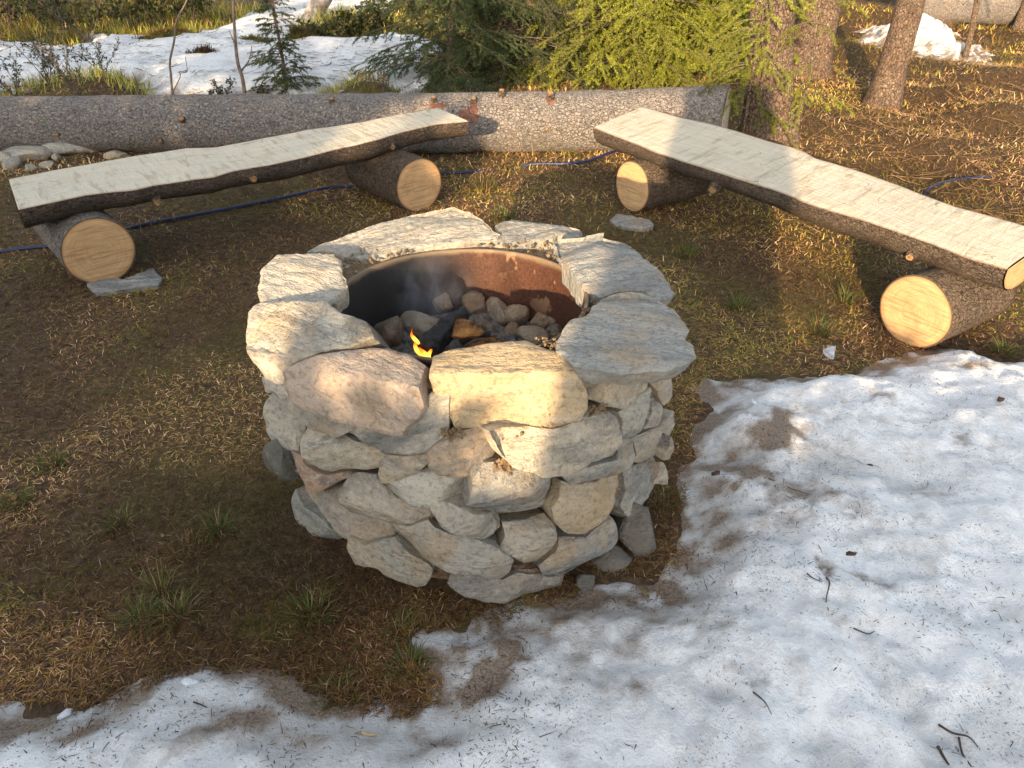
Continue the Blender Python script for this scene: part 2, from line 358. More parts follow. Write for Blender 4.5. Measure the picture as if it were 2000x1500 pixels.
M['seat'] = m_seat('sawn_seat'); M['ground'] = m_ground(); M['snow'] = m_snow('old_snow'); M['snow_far'] = m_snow('far_snow', 1.6)
M['fibre'] = m_col('dry_fibre', .85, .15); M['blade'] = m_col('green_blade', .7, .35); M['needle'] = m_col('spruce_needle', .55, .22, .3)
M['debris'] = m_col('debris', .9); M['wood_twig'] = m_plain('twig_bark', (.09, .065, .05), (.20, .155, .12), 40)
M['dead_twig'] = m_plain('dead_twig', (.20, .16, .11), (.36, .29, .20), 40)
M['brush'] = m_plain('brushwood', (.10, .05, .025), (.30, .19, .10), 6)
M['knot_face'] = m_plain('knot_face', (.20, .10, .045), (.42, .26, .13), 90, .85, .5)
M['mortar'] = m_plain('sandy_mortar', (.20, .13, .075), (.46, .34, .21), 60, .95, 1.0, .2, 0, .02)
M['ash'] = m_plain('ash', (.05, .046, .043), (.30, .275, .25), 34, .95, 1.0, .2, 0, .02)
M['char'] = m_plain('charcoal', (.004, .004, .004), (.035, .034, .034), 45, .6, 1.0, .4, 0, .01)
M['scorched'] = m_plain('scorched_wood', (.025, .013, .007), (.46, .22, .07), 16, .85, .7)
M['rust'] = m_rust(); M['hose'] = m_plain('blue_plastic', (.008, .014, .065), (.014, .026, .11), 30, .4, .1, .5)
M['chip'] = m_plain('wood_chip', (.50, .36, .18), (.66, .52, .32), 60, .8, .4)
M['bark_chip'] = m_plain('bark_chip', (.045, .028, .02), (.13, .085, .06), 50, .85, .8)
M['ice'] = m_plain('ice_lump', (.62, .65, .68), (.84, .86, .88), 30, .35, .6, .5)
M['moss'] = m_plain('moss', (.035, .04, .010), (.12, .095, .025), 30, .95, 1.0, .1, 0, .03)
M['birch'] = m_plain('birch_bark', (.12, .09, .075), (.52, .47, .42), 9, .8, .6)
M['resin'] = m_plain('bare_inner_bark', (.10, .04, .026), (.24, .105, .065), 40, .7, .5)

# ------------------------------------------------------------------ ground
def pxpoly(pts, z=0.0): return np.array([at(x, y, z)[:2] for x, y in pts])
SNOW_F = pxpoly([(-700, 1440), (-200, 1425), (60, 1400), (100, 1385), (250, 1352), (345, 1328), (470, 1326), (560, 1345), (640, 1392), (720, 1405), (800, 1400), (850, 1385), (862, 1340),
                 (840, 1290), (820, 1255), (905, 1238), (955, 1205), (1030, 1180), (1080, 1178), (1150, 1160), (1215, 1138), (1275, 1135), (1330, 1090), (1325, 1010), (1345, 930), (1380, 895), (1356, 850),
                 (1385, 805), (1352, 760), (1370, 742), (1480, 736), (1570, 742), (1650, 732), (1700, 722), (1760, 704), (1840, 684), (1890, 686), (1960, 712), (2100, 712), (2500, 680),
                 (2900, 900), (2900, 2200), (1000, 2600), (-900, 2200)])
SNOW_B = pxpoly([(-260, 92), (-60, 90), (60, 92), (150, 99), (168, 72), (215, 70), (262, 84), (340, 92), (400, 74), (440, 56), (500, 34), (540, 5), (560, -40), (620, -80), (790, -60), (770, 30), (700, 44), (650, 50), (600, 62),
                 (590, 84), (640, 88), (760, 80), (860, 96), (930, 130), (940, 175), (880, 195), (760, 196), (705, 172), (655, 198), (560, 204), (430, 206), (295, 205), (275, 188), (215, 174), (140, 168),
                 (70, 176), (48, 196), (-60, 200), (-300, 196)])
MOUND_R = pxpoly([(1672, 84), (1700, 64), (1745, 54), (1800, 42), (1840, 46), (1862, 70), (1900, 88), (1932, 110), (1940, 132), (1900, 128), (1860, 118), (1800, 112), (1745, 100), (1690, 92)])
BUMPS = []          # (x, y, radius, height) moss hummocks and soil heaps
def bump_px(px, py, r, h): p = at(px, py); BUMPS.append((p[0], p[1], r, h))
for a in [(170, 195, .55, .16), (230, 200, .45, .12), (90, 190, .35, .08), (500, 100, .22, .16), (585, 92, .25, .14), (325, 88, .45, .10), (700, 195, .35, .12), (735, 190, .3, .1), (690, 62, .5, .16), (640, 70, .5, .14),
          (1950, 240, .45, .14), (1880, 200, .5, .12), (1620, 110, .9, .14), (1780, 300, .5, .10), (1650, 260, .5, .08), (1960, 160, .6, .14), (60, 300, .25, .05), (180, 295, .22, .06), (1090, 318, .3, .03),
          (1640, 30, 1.4, .25), (1420, 60, 1.2, .12), (100, 40, 1.6, .25), (300, 40, 1.4, .2)]: bump_px(*a)
def gz(X, Y):
    P = np.stack([np.atleast_1d(X).astype(float), np.atleast_1d(Y).astype(float)], 1)
    far = smooth((np.hypot(P[:, 0], P[:, 1]) - 4) / 6)
    z = fbm(P * 1.1, 3, 3) * (.018 + .06 * far) + fbm(P * 6, 3, 5) * (.008 + .012 * far)
    for x, y, r, h in BUMPS:
        z = z + h * np.exp(-((P[:, 0] - x) ** 2 + (P[:, 1] - y) ** 2) / (r * r) * 1.6)
    z = z * smooth((np.hypot(P[:, 0] + .12, P[:, 1] - 1.98) - .35) / .5)
    return z + .012 * np.clip(np.hypot(P[:, 0], P[:, 1]) - 18, 0, 200)
def gp(px, py, lift=0.0):
    z = 0.0
    for _ in range(4):
        p = at(px, py, z); z = gz(p[0], p[1])[0]
    return np.array([p[0], p[1], z + lift])
def grid_sheet(xs, ys):
    X, Y = np.meshgrid(xs, ys); n, m = X.shape; i = np.arange(n * m).reshape(n, m)
    F = np.stack([i[:-1, :-1], i[:-1, 1:], i[1:, 1:], i[1:, :-1]], -1).reshape(-1, 4)
    return X.ravel(), Y.ravel(), F
xs = np.r_[-150, -80, -45, -28, -20, np.linspace(-15, -4.4, 48), np.linspace(-4.3, 4.3, 216), np.linspace(4.4, 15, 48), 20, 28, 45, 80, 150]
ys = np.r_[-120, -60, -30, np.linspace(-20, -1, 24), np.linspace(-.9, 7.2, 204), np.linspace(7.3, 20, 90), 25, 32, 45, 70, 110, 200]
X, Y, F = grid_sheet(xs, ys)
zone = smooth((X - 1.2 - .12 * Y) / 1.2) * smooth((Y - 3.2) / 1.6) * smooth(.7 + fbm(np.c_[X, Y] * .7, 3, 9))
g = obj('ground', np.c_[X, Y, gz(X, Y)], F, M['ground'], attrs={'zone': zone}, origin=(0, 0, 0)); g['kind'] = 'structure'

def snow_sheet(name, xs, ys, poly, mat, thick, ramp_w, lump, ls, ice_w, dirts, dents=()):
    X, Y, F = grid_sheet(xs, ys); P = np.c_[X, Y]; sd = poly_sd(P, poly) + fbm(P * (5 if ls < 1 else 2), 4, 21) * ramp_w * .45
    h = thick * smooth(sd / ramp_w) + (fbm(P / ls, 3, 31) * lump + (1 - 2 * np.abs(fbm(P / ls * 2.6 + 3, 3, 33))) * lump * .38 + fbm(P / ls * 6, 3, 35) * lump * .28) * smooth(sd / ramp_w * .8) - .034 * smooth(-sd / .07 + .0) + .006 * fbm(P * (38 if ls < .3 else 9), 3, 41) * (np.abs(sd) < 1e9) * smooth(1.2 - np.abs(sd) / ramp_w)
    for (dx, dy, dr, dh) in dents: h = h + dh * np.exp(-((X - dx) ** 2 + (Y - dy) ** 2) / dr ** 2 * 2)
    Z = gz(X, Y) + h + .004
    ice = np.clip(1.0 - sd / ice_w, 0, 1) * .75 + np.clip(-h / .02, 0, 1) * .2; dirt = np.zeros(len(P))
    for (dx, dy, rx, ry, a, w) in dirts:
        c, s = math.cos(a), math.sin(a); wx = X + .07 * fbm(P * 9, 3, 61); wy = Y + .07 * fbm(P * 9, 3, 63); u = (wx - dx) * c + (wy - dy) * s; v = -(wx - dx) * s + (wy - dy) * c
        dirt = np.maximum(dirt, w * np.exp(-((u / rx) ** 2 + (v / ry) ** 2)))
    dirt = np.maximum(dirt, .72 * np.clip(1 - sd / (ramp_w * .75), 0, 1))
    dirt = dirt * np.clip(.75 + 1.5 * fbm(P * 16, 3, 67), .15, 1.4); ice = ice + np.clip(-(fbm(P / ls, 3, 31) + .10) * 1.2, 0, .5) + (.42 * np.exp(-((X + .55) / .55) ** 2 - ((Y - 1.02) / .13) ** 2) + .3 * np.exp(-((X - .45) / .3) ** 2 - ((Y - 1.65) / .35) ** 2) if ls < .3 else 0)
    keep = (sd > -.07)[F].any(1); F = F[keep]; used = np.unique(F); mp = np.full(len(X), -1); mp[used] = np.arange(len(used))
    o = obj(name, np.c_[X, Y, Z][used], mp[F], mat, attrs={'ice': ice[used], 'dirt': dirt[used]}, origin=(0, 0, 0)); o['kind'] = 'structure'
    return o
def dpx(px, py, rx, ry, a, w): p = at(px, py); return (p[0], p[1], rx, ry, a, w)
dirts = [dpx(1500, 880, .14, .12, .3, .75), dpx(1440, 950, .16, .10, .5, .7), dpx(1350, 1010, .16, .12, .2, .75), dpx(1290, 1090, .15, .10, 0, .8), dpx(1400, 1070, .12, .08, 0, .6), dpx(1250, 1130, .08, .06, 0, .75), dpx(950, 1300, .05, .09, 1.2, .75), dpx(920, 1350, .07, .04, .3, .85),
         dpx(760, 1370, .12, .07, .2, .75), dpx(300, 1400, .16, .05, .1, .5), dpx(180, 1470, .12, .06, 0, .62), dpx(460, 1440, .15, .06, .4, .45), dpx(350, 1390, .45, .09, .05, .42), dpx(650, 1420, .2, .07, 0, .5), dpx(60, 1440, .2, .05, 0, .5), dpx(1560, 1010, .25, .15, .3, .38), dpx(1120, 1230, .2, .06, .2, .4), dpx(1400, 830, .2, .06, 0, .45), dpx(1780, 1020, .15, .08, .5, .32), dpx(1300, 1250, .2, .08, .2, .36), dpx(1610, 1170, .015, .07, 0, .7), dpx(1690, 1190, .10, .05, .4, .5), dpx(1660, 1100, .05, .03, 0, .55), dpx(1870, 740, .16, .05, -.2, .55),
         dpx(1490, 1390, .1, .03, -.6, .55), dpx(1130, 1300, .1, .08, 0, .35), dpx(1230, 1340, .06, .05, 0, .45), dpx(1690, 820, .12, .05, .2, .4), dpx(1850, 900, .08, .05, .6, .35), dpx(830, 1460, .1, .04, 0, .5), dpx(1500, 780, .2, .05, 0, .45), dpx(1330, 900, .05, .1, 0, .5)]
dents = [(*at(1900, 1225)[:2], .11, -.035), (*at(1480, 785)[:2], .035, -.045), (*at(1770, 960)[:2], .12, -.02), (*at(1800, 1320)[:2], .1, -.02), (*at(900, 1470)[:2], .07, -.02), (*at(1560, 1120)[:2], .1, -.012)]
snow = snow_sheet('snow_patch', np.arange(-2.6, 3.9, .016), np.arange(.42, 2.95, .016), SNOW_F, M['snow'], .060, .20, .050, .24, .18, dirts, dents)
far_d = [(*p[:2], .3, .15, 0, w) for p, w in [(at(420, 130), .3), (at(640, 190), .3), (at(760, 130), .25), (at(100, 120), .3), (at(560, 60), .3)]]
snow2 = snow_sheet('snow_field', np.arange(-11, 1.2, .075), np.arange(6.2, 25, .075), SNOW_B, M['snow_far'], .16, .5, .05, .9, .02, far_d)
mx0, my0 = MOUND_R.min(0) - .3; mx1, my1 = MOUND_R.max(0) + .3
snow3 = snow_sheet('snow_mound', np.arange(mx0, mx1, .03), np.arange(my0, my1, .03), MOUND_R, M['snow_far'], .26, .75, .05, .35, .01, [])

# ------------------------------------------------------------------ stones
def stone(outline, frame, depth, seed, bevel=.02, res=.012, shrink=.9, rough=.007, hmax=.03, facets=3, planes=(), name='stone', mat=None, parent=None, tint=(.42, .4, .36), jag=.006, fk=(.2, .55)):
    """closed boulder: outline (metres) in the plane frame=(origin,e1,e2,n), facetted front, extruded back along -n"""
    r = np.random.default_rng(seed); o, e1, e2, n = frame; pl = np.asarray(outline, float)
    if np.sum(pl[:, 0] * np.roll(pl[:, 1], -1) - pl[:, 1] * np.roll(pl[:, 0], -1)) < 0: pl = pl[::-1]
    q = []
    for a, b in zip(pl, np.roll(pl, -1, 0)):
        k = max(1, int(np.linalg.norm(b - a) / res)); q += [a + (b - a) * i / k for i in range(k)]
    q = np.array(q); q = .84 * q + .08 * np.roll(q, 1, 0) + .08 * np.roll(q, -1, 0)
    c = q.mean(0); q = q + np.stack([fbm(np.c_[q * 22, np.full(len(q), seed * 3.1)], 3, 2), fbm(np.c_[q * 22, np.full(len(q), seed * 7.7)], 3, 4)], 1) * jag
    lo, hi = q.min(0), q.max(0); gx, gy = np.meshgrid(np.arange(lo[0], hi[0], res), np.arange(lo[1], hi[1], res)); I = np.c_[gx.ravel(), gy.ravel()] + r.uniform(-.3, .3, (gx.size, 2)) * res
    I = I[poly_sd(I, q) > res * .45]; A = np.vstack([q, I]) if len(I) else q; nb = len(q)
    vs, es, fs, ov, _, _ = delaunay_2d_cdt([Vector(p) for p in A], [(i, (i + 1) % nb) for i in range(nb)], [], 1, 1e-7)
    A = np.array([tuple(v) for v in vs]); T = np.array([f for f in fs if len(f) == 3], int)
    d = np.abs(poly_sd(A, q)); ext = np.linalg.norm(A - c, axis=1).max()
    P0 = o + A[:, :1] * e1 + A[:, 1:] * e2
    h = np.full(len(A), hmax if len(planes) else 0.0)
    for q_ in range(facets):                        # chamfers: the flat face breaks off towards one side
        ph = (1.57 + r.normal() * .5) if q_ == 0 else r.uniform(0, 2 * math.pi); k = r.uniform(*fk); u = np.array([math.cos(ph), math.sin(ph)]); s = (A - c) @ u; f_ = r.uniform(.12, .42)
        h = np.minimum(h, hmax * (len(planes) > 0) - k * np.clip(s - (s.max() - f_ * (s.max() - s.min())), 0, .06))
    for m_ in planes:                               # true planes: facet with normal m_ through the rim's farthest point
        m_ = unit(m_); g2 = np.array([m_ @ e1, m_ @ e2]); j = np.argmax(A @ g2) ; Q = P0[j]
        h = np.minimum(h, ((Q - P0) @ m_) / (n @ m_) + .004)
    w = np.clip(1 - d / bevel, 0, 1); h = h - bevel * .9 * (1 - np.sqrt(np.clip(1 - w * w, 0, 1)))
    tilt = r.uniform(-.5, .5); ca, sa = math.cos(tilt), math.sin(tilt)
    L = np.c_[A[:, 0] * ca + A[:, 1] * sa, -A[:, 0] * sa + A[:, 1] * ca, h]
    strata = fbm(np.c_[L[:, 0] * 7, L[:, 1] * 34, L[:, 2] * 10] + seed * 5.3, 3, seed)
    rg = 1 - 2 * np.abs(fbm(P0 * 16 + seed * 3.7, 3, seed)); cell = np.zeros(len(A))
    for _ in range(7):                              # broken chips: shallow planar bites
        k = unit(r.normal(size=2)); ctr = c + r.uniform(-.7, .7, 2) * (hi - lo) / 2; s = (A - ctr) @ k + .25 * np.linalg.norm(A - ctr, axis=1); cell = np.minimum(cell, -np.clip(s - r.uniform(.0, .05), 0, .05) * r.uniform(.1, .35))
    h = h + .55 * cell + rough * (.55 * rg + .6 * fbm(P0 * 60 + seed, 3, seed + 9) + .6 * np.round(strata * 3) / 3)
    P = P0 + h[:, None] * n
    N3 = np.cross(P[T[:, 1]] - P[T[:, 0]], P[T[:, 2]] - P[T[:, 0]])
    if (N3 @ n).sum() < 0: T = T[:, ::-1]
    ed = {}
    for t in T:
        for a, b in ((t[0], t[1]), (t[1], t[2]), (t[2], t[0])): ed[(a, b)] = 1
    nx = {a: b for (a, b) in ed if (b, a) not in ed}
    st = next(iter(nx)); loop = [st]
    while nx[loop[-1]] != st and len(loop) <= len(nx): loop.append(nx[loop[-1]])
    loop = np.array(loop); m = len(loop); C3 = o + c[0] * e1 + c[1] * e2
    V = [P]; F = [T]; prev = loop; base = len(P); K = 4
    for k in range(1, K + 1):
        s = k / K; f = 1 - (1 - shrink) * s ** 1.5; pr = P0[loop]; pr = C3 + (pr - C3) * f - n * depth * s
        pr = pr + n * 0 + (pr - C3) * (.05 * fbm(pr * 18 + seed, 3, seed + 3))[:, None]
        V.append(pr); cur = base + np.arange(m); a, b = prev, np.roll(prev, -1); e, g_ = cur, np.roll(cur, -1)
        F.append(np.c_[b, a, e]); F.append(np.c_[b, e, g_]); prev = cur; base += m
    V.append((C3 - n * depth)[None]); F.append(np.c_[np.roll(prev, -1), prev, np.full(m, base)])
    V = np.vstack(V); F = np.vstack(F)
    R = V - C3; scv = np.c_[R @ e1 * ca + R @ e2 * sa, -(R @ e1) * sa + R @ e2 * ca, R @ n] + seed * 1.37
    soot = np.exp(-(np.linalg.norm(V - np.array([-.24, 1.70, .68]), axis=1) / .17) ** 2)
    o_ = obj(name, V, F, mat or M['stone'], parent, attrs={'sc': scv, 'soot': soot}, origin=C3 - n * depth * .5, tint=tint); o_.data.set_sharp_from_angle(angle=math.radians(20)); return o_
def frame_of(o, n, upish=(0, 0, 1)):
    n = unit(n); e1 = np.cross(upish, n)
    if np.linalg.norm(e1) < .05: e1 = np.cross((0, 1, 0), n)
    e1 = unit(e1); return (np.asarray(o, float), e1, np.cross(n, e1), n)
def stone_px(px, q, n, depth, seed, inset=1.3, **kw):
    """boulder whose face lies in the real plane (q,n)"""
    px = np.asarray(px, float); c = px.mean(0); px = px + (c - px) / np.linalg.norm(c - px, axis=1)[:, None] * inset
    fr = frame_of(q, n); P = np.array([on_plane(x, y, fr[0], fr[3]) for x, y in px]) - fr[0]
    return stone(np.c_[P @ fr[1], P @ fr[2]], fr, depth, seed, **kw)
def blob(c, size, seed, rot=0.0, flat=.75, name='stone', mat=None, parent=None, tint=(.3, .28, .26), sub=14, cut=6):
    """free-lying rounded-angular stone: sphere clipped by random planes"""
    r = np.random.default_rng(seed); n = sub; th = np.linspace(0, math.pi, n)[1:-1]; ph = np.linspace(0, 2 * math.pi, 2 * n, endpoint=False)
    S = np.array([(math.sin(a) * math.cos(b), math.sin(a) * math.sin(b), math.cos(a)) for a in th for b in ph] + [(0, 0, 1), (0, 0, -1)])
    rad = np.ones(len(S))
    for _ in range(cut):
        k = unit(r.normal(size=3)); dd = r.uniform(.5, .8); dt = S @ k
        with np.errstate(divide='ignore', invalid='ignore'): rad = np.where(dt > 0, np.minimum(rad, np.where(dt > 1e-6, dd / dt, 9)), rad)
    rad = rad * (1 + .06 * fbm(S * 2.2 + seed, 3, seed)) + .02 * fbm(S * 7 + seed, 2, seed + 1)
    V = S * rad[:, None] * np.asarray(size) / 2 * np.array([1, 1, flat if np.ndim(size) == 0 else 1]) * 1.15
    c_, s_ = math.cos(rot), math.sin(rot); V = np.c_[V[:, 0] * c_ - V[:, 1] * s_, V[:, 0] * s_ + V[:, 1] * c_, V[:, 2]]
    k = 2 * n; rows = len(th); F = []
    for i in range(rows - 1):
        for j in range(k): a, b = i * k + j, i * k + (j + 1) % k; F += [(a, b + k, b), (a, a + k, b + k)]
    N = len(S)
    for j in range(k): F += [(j, (j + 1) % k, N - 2), ((rows - 1) * k + (j + 1) % k, (rows - 1) * k + j, N - 1)]
    return obj(name, V + np.asarray(c), np.array(F), mat or M['soot_stone'], parent, attrs={'sc': V + seed * .77}, origin=c, tint=tint)

# ------------------------------------------------------------------ the fire pit
PC = np.array([-.12, 1.98, 0.0]); PR = .545
pit = thing('fire_pit', 'round fire pit of stacked pale stones with a rusty steel liner', 'fire pit', PC)
def radial(p): v = np.array([p[0] - PC[0], p[1] - PC[1], 0]); return unit(v)
TAN, GREY, BLUE, PINK, WARM, PALE = (.46, .39, .29), (.40, .385, .345), (.34, .345, .335), (.47, .385, .32), (.53, .42, .27), (.50, .475, .42)
# capping slabs: outline, height of the top, tilt of its normal, thickness, tint
CAPS = [
 ('A', [(537, 487), (590, 489), (650, 487), (662, 500), (672, 530), (679, 547), (657, 567), (635, 586), (600, 582), (570, 587), (535, 592), (512, 598), (504, 582), (500, 555), (506, 530), (504, 525), (525, 502)], .715, (-.04, -.10, 1), .075, PALE, .95),
 ('C', [(595, 489), (655, 460), (720, 437), (800, 411), (887, 396), (920, 404), (940, 421), (966, 444), (978, 450), (972, 458), (950, 460), (925, 465), (900, 470), (875, 471), (800, 482), (750, 495), (712, 500), (675, 499), (657, 491), (640, 486)], .70, (.0, -.28, 1), .07, GREY, .97),
 ('D', [(966, 438), (977, 425), (1000, 417), (1030, 420), (1062, 425), (1100, 430), (1125, 435), (1140, 446), (1125, 452), (1090, 455), (1080, 464), (1040, 469), (1000, 475), (967, 472), (958, 464), (974, 453)], .69, (.02, -.12, 1), .085, GREY, .99),
 ('E', [(1079, 462), (1090, 455), (1140, 451), (1177, 442), (1180, 452), (1220, 462), (1250, 482), (1287, 512), (1312, 540), (1320, 560), (1310, 571), (1290, 576), (1262, 562), (1225, 560), (1195, 566), (1175, 575), (1150, 565), (1137, 552), (1125, 540), (1110, 520), (1092, 490)], .70, (.05, -.12, 1), .085, BLUE, .93),
 ('F', [(1177, 572), (1195, 562), (1225, 556), (1257, 557), (1290, 577), (1320, 592), (1340, 615), (1347, 642), (1342, 652), (1357, 685), (1358, 695), (1337, 709), (1300, 718), (1262, 722), (1225, 727), (1175, 722), (1125, 714), (1115, 700), (1090, 680), (1086, 662), (1100, 642), (1117, 620), (1150, 610), (1160, 595)], .735, (.02, -.10, 1), .07, BLUE, .8),
]
for i, (nm, ol, zt, nn, th_, tint, shr) in enumerate(CAPS):
    c = np.mean(ol, 0); q = at(c[0], c[1], zt)
    stone_px(ol, q, nn, th_, 101 + i * 7, parent=pit, tint=tint, shrink=shr, bevel=.005, hmax=0, facets=3, fk=(.1, .5), rough=.006, res=.010, jag=.012, inset=.3)
# bulky stones on the near rim: a top plane and a front plane meeting in a ridge
BULK = [
 ([(515, 597), (555, 588), (610, 589), (630, 587), (650, 602), (675, 615), (712, 622), (728, 640), (736, 662), (700, 685), (675, 691), (637, 697), (605, 707), (572, 727), (566, 749), (537, 748), (513, 738), (497, 707), (494, 670), (493, 645), (500, 617)], .665, (-.45, -.55, .75), [(-.03, -.10, 1), (-.75, -.9, .25)], .16, PALE, .035),
 ([(568, 730), (610, 709), (640, 697), (700, 686), (757, 677), (800, 691), (836, 716), (839, 767), (841, 797), (823, 821), (783, 848), (740, 848), (690, 834), (637, 815), (583, 801), (573, 767)], .615, (-.22, -.72, .66), [(-.02, -.16, 1), (-.3, -1, .16)], .2, PINK, .075),
 ([(845, 702), (870, 691), (920, 680), (985, 668), (1030, 664), (1085, 688), (1112, 705), (1127, 722), (1132, 740), (1141, 770), (1145, 800), (1130, 826), (1050, 841), (950, 841), (886, 836), (876, 815), (872, 790), (850, 770), (845, 750)], .625, (.02, -.74, .66), [(0, -.10, 1), (.02, -1, .14)], .2, WARM, .095),
]
for i, (ol, zc, nn, pls, dp, tint, hm) in enumerate(BULK):
    c = np.mean(ol, 0); q = at(c[0], c[1], zc)
    stone_px(ol, q, nn, dp, 140 + i * 5, parent=pit, tint=tint, shrink=.8, bevel=.006, res=.009, hmax=hm, facets=2, planes=pls, rough=.008, inset=1.0, jag=.008, fk=(.3, .7))
WALL = [
 ([(565, 765), (552, 792), (582, 825), (610, 843), (652, 856), (672, 842), (650, 815), (600, 790)], GREY, -.01),
 ([(652, 853), (690, 822), (760, 812), (815, 796), (846, 776), (867, 787), (868, 847), (853, 870), (833, 888), (783, 895), (740, 885), (690, 863)], GREY, -.028),
 ([(583, 830), (650, 855), (737, 887), (743, 890), (733, 920), (703, 927), (663, 923), (630, 930), (610, 923), (593, 907), (582, 893)], (.45, .42, .35), 0),
 ([(513, 773), (527, 763), (550, 793), (580, 823), (582, 853), (580, 887), (537, 880), (530, 873), (517, 840), (512, 807)], PALE, 0),
 ([(490, 742), (513, 735), (537, 745), (566, 752), (563, 767), (550, 790), (530, 765), (513, 772), (494, 757)], PALE, 0),
 ([(533, 887), (550, 880), (582, 890), (593, 908), (610, 923), (630, 932), (667, 928), (663, 940), (613, 967), (580, 952), (550, 927), (533, 903)], (.42, .29, .21), 0),
 ([(505, 873), (520, 863), (533, 885), (543, 917), (552, 950), (527, 948), (513, 920)], (.14, .14, .12), -.03),
 ([(733, 927), (740, 900), (743, 890), (783, 897), (832, 890), (830, 913), (803, 937), (770, 950), (740, 947)], TAN, -.005),
 ([(835, 897), (853, 873), (883, 857), (900, 850), (967, 842), (982, 887), (963, 910), (933, 923), (910, 935), (850, 933), (835, 920)], (.43, .34, .25), -.005),
 ([(740, 948), (770, 951), (810, 937), (903, 938), (910, 967), (913, 987), (897, 998), (833, 997), (763, 997), (750, 980)], (.52, .50, .44), .01),
 ([(663, 930), (690, 928), (730, 930), (745, 948), (775, 975), (830, 1000), (833, 1020), (820, 1037), (797, 1038), (750, 1033), (710, 1020), (663, 1010), (657, 993), (653, 967)], (.45, .40, .34), 0),
 ([(563, 960), (583, 953), (613, 967), (650, 950), (672, 1000), (710, 1022), (750, 1037), (743, 1057), (727, 1070), (703, 1072), (663, 1053), (630, 1020), (590, 993), (560, 967)], (.42, .37, .32), 0),
 ([(557, 963), (590, 993), (630, 1020), (663, 1053), (653, 1063), (607, 1074), (590, 1057), (570, 1010)], (.36, .36, .32), 0),
 ([(667, 1057), (703, 1073), (743, 1060), (763, 1057), (803, 1087), (843, 1113), (840, 1130), (827, 1148), (810, 1153), (750, 1130), (733, 1114), (690, 1110), (663, 1083)], (.36, .345, .30), 0),
 ([(753, 1040), (797, 1040), (833, 1020), (847, 1033), (900, 1050), (940, 1060), (973, 1073), (1007, 1107), (997, 1133), (980, 1147), (950, 1137), (933, 1127), (890, 1125), (850, 1117), (837, 1110), (803, 1087), (783, 1063), (757, 1047)], GREY, .012),
 ([(873, 1143), (883, 1122), (933, 1120), (983, 1135), (1010, 1123), (1057, 1130), (1110, 1137), (1107, 1153), (1050, 1170), (990, 1185), (943, 1180), (893, 1163)], (.30, .28, .25), 0),
 ([(842, 1003), (875, 1000), (913, 1005), (977, 1025), (985, 1050), (970, 1065), (933, 1057), (893, 1050), (855, 1030), (842, 1012)], (.46, .43, .37), .005),
 ([(920, 967), (927, 933), (953, 917), (1000, 918), (1037, 930), (1090, 940), (1090, 970), (1080, 993), (1070, 1010), (1033, 1020), (980, 1022), (943, 1013), (915, 1000)], BLUE, .005),
 ([(968, 850), (993, 842), (1083, 838), (1127, 826), (1150, 797), (1200, 803), (1220, 817), (1222, 867), (1203, 893), (1163, 907), (1133, 927), (1100, 933), (1063, 940), (1037, 927), (1010, 917), (983, 880)], (.48, .43, .35), .012),
 ([(975, 1070), (987, 1047), (980, 1023), (1030, 1020), (1070, 1010), (1088, 1027), (1095, 1060), (1090, 1083), (1057, 1113), (1030, 1112), (993, 1090)], (.46, .42, .36), .012),
 ([(1077, 993), (1093, 963), (1097, 940), (1130, 946), (1180, 944), (1227, 927), (1230, 957), (1217, 993), (1183, 1020), (1147, 1050), (1110, 1048), (1090, 1027)], (.47, .39, .28), .012),
 ([(1063, 1115), (1093, 1083), (1100, 1053), (1147, 1052), (1183, 1023), (1200, 1007), (1210, 1033), (1212, 1057), (1190, 1087), (1140, 1120), (1117, 1133), (1083, 1138)], (.31, .32, .32), .012),
 ([(1103, 933), (1117, 930), (1163, 913), (1213, 897), (1223, 867), (1255, 860), (1250, 893), (1230, 923), (1177, 970), (1130, 967)], GREY, .005),
 ([(1217, 993), (1230, 960), (1233, 920), (1297, 887), (1293, 933), (1267, 978), (1237, 1015)], (.42, .40, .36), .01),
 ([(1150, 778), (1157, 743), (1183, 728), (1277, 728), (1273, 757), (1250, 780), (1227, 803), (1190, 797)], (.50, .42, .31), -.005),
 ([(1220, 810), (1250, 780), (1277, 757), (1277, 810), (1270, 843), (1247, 863), (1223, 863), (1222, 833)], (.42, .40, .35), 0),
 ([(1277, 753), (1303, 797), (1293, 833), (1267, 843), (1277, 810)], GREY, 0),
 ([(1277, 728), (1323, 716), (1328, 750), (1327, 780), (1303, 795), (1283, 760)], (.42, .40, .36), 0),
 ([(1257, 860), (1297, 833), (1323, 803), (1325, 833), (1297, 887), (1240, 917), (1253, 893)], (.42, .38, .31), 0),
 ([(1297, 887), (1317, 853), (1320, 903), (1297, 902)], GREY, 0),
 ([(1288, 947), (1297, 902), (1312, 905), (1308, 947)], (.40, .36, .31), -.01),
 ([(1003, 1112), (1050, 1110), (1064, 1122), (1045, 1132), (1010, 1130)], (.30, .18, .14), -.02),
 ([(842, 846), (868, 850), (880, 838), (966, 846), (900, 858), (853, 872)], (.34, .27, .20), -.03),
]
def face_frame(px, py, off=0.0):
    d = ray(px, py); dx, dy = d[0], d[1]; ox, oy = CAM[0] - PC[0], CAM[1] - PC[1]; R = PR + off
    a = dx * dx + dy * dy; b = 2 * (ox * dx + oy * dy); c = ox * ox + oy * oy - R * R; D = b * b - 4 * a * c
    t = (-b - math.sqrt(D)) / (2 * a) if D > 0 else -b / (2 * a)
    p = CAM + d * t; n = radial(p); tc = unit([-p[0], -p[1], 0]); dt = n @ tc
    if dt < .5: n = unit(n + tc * (.5 - dt) * 1.2)
    return p, n
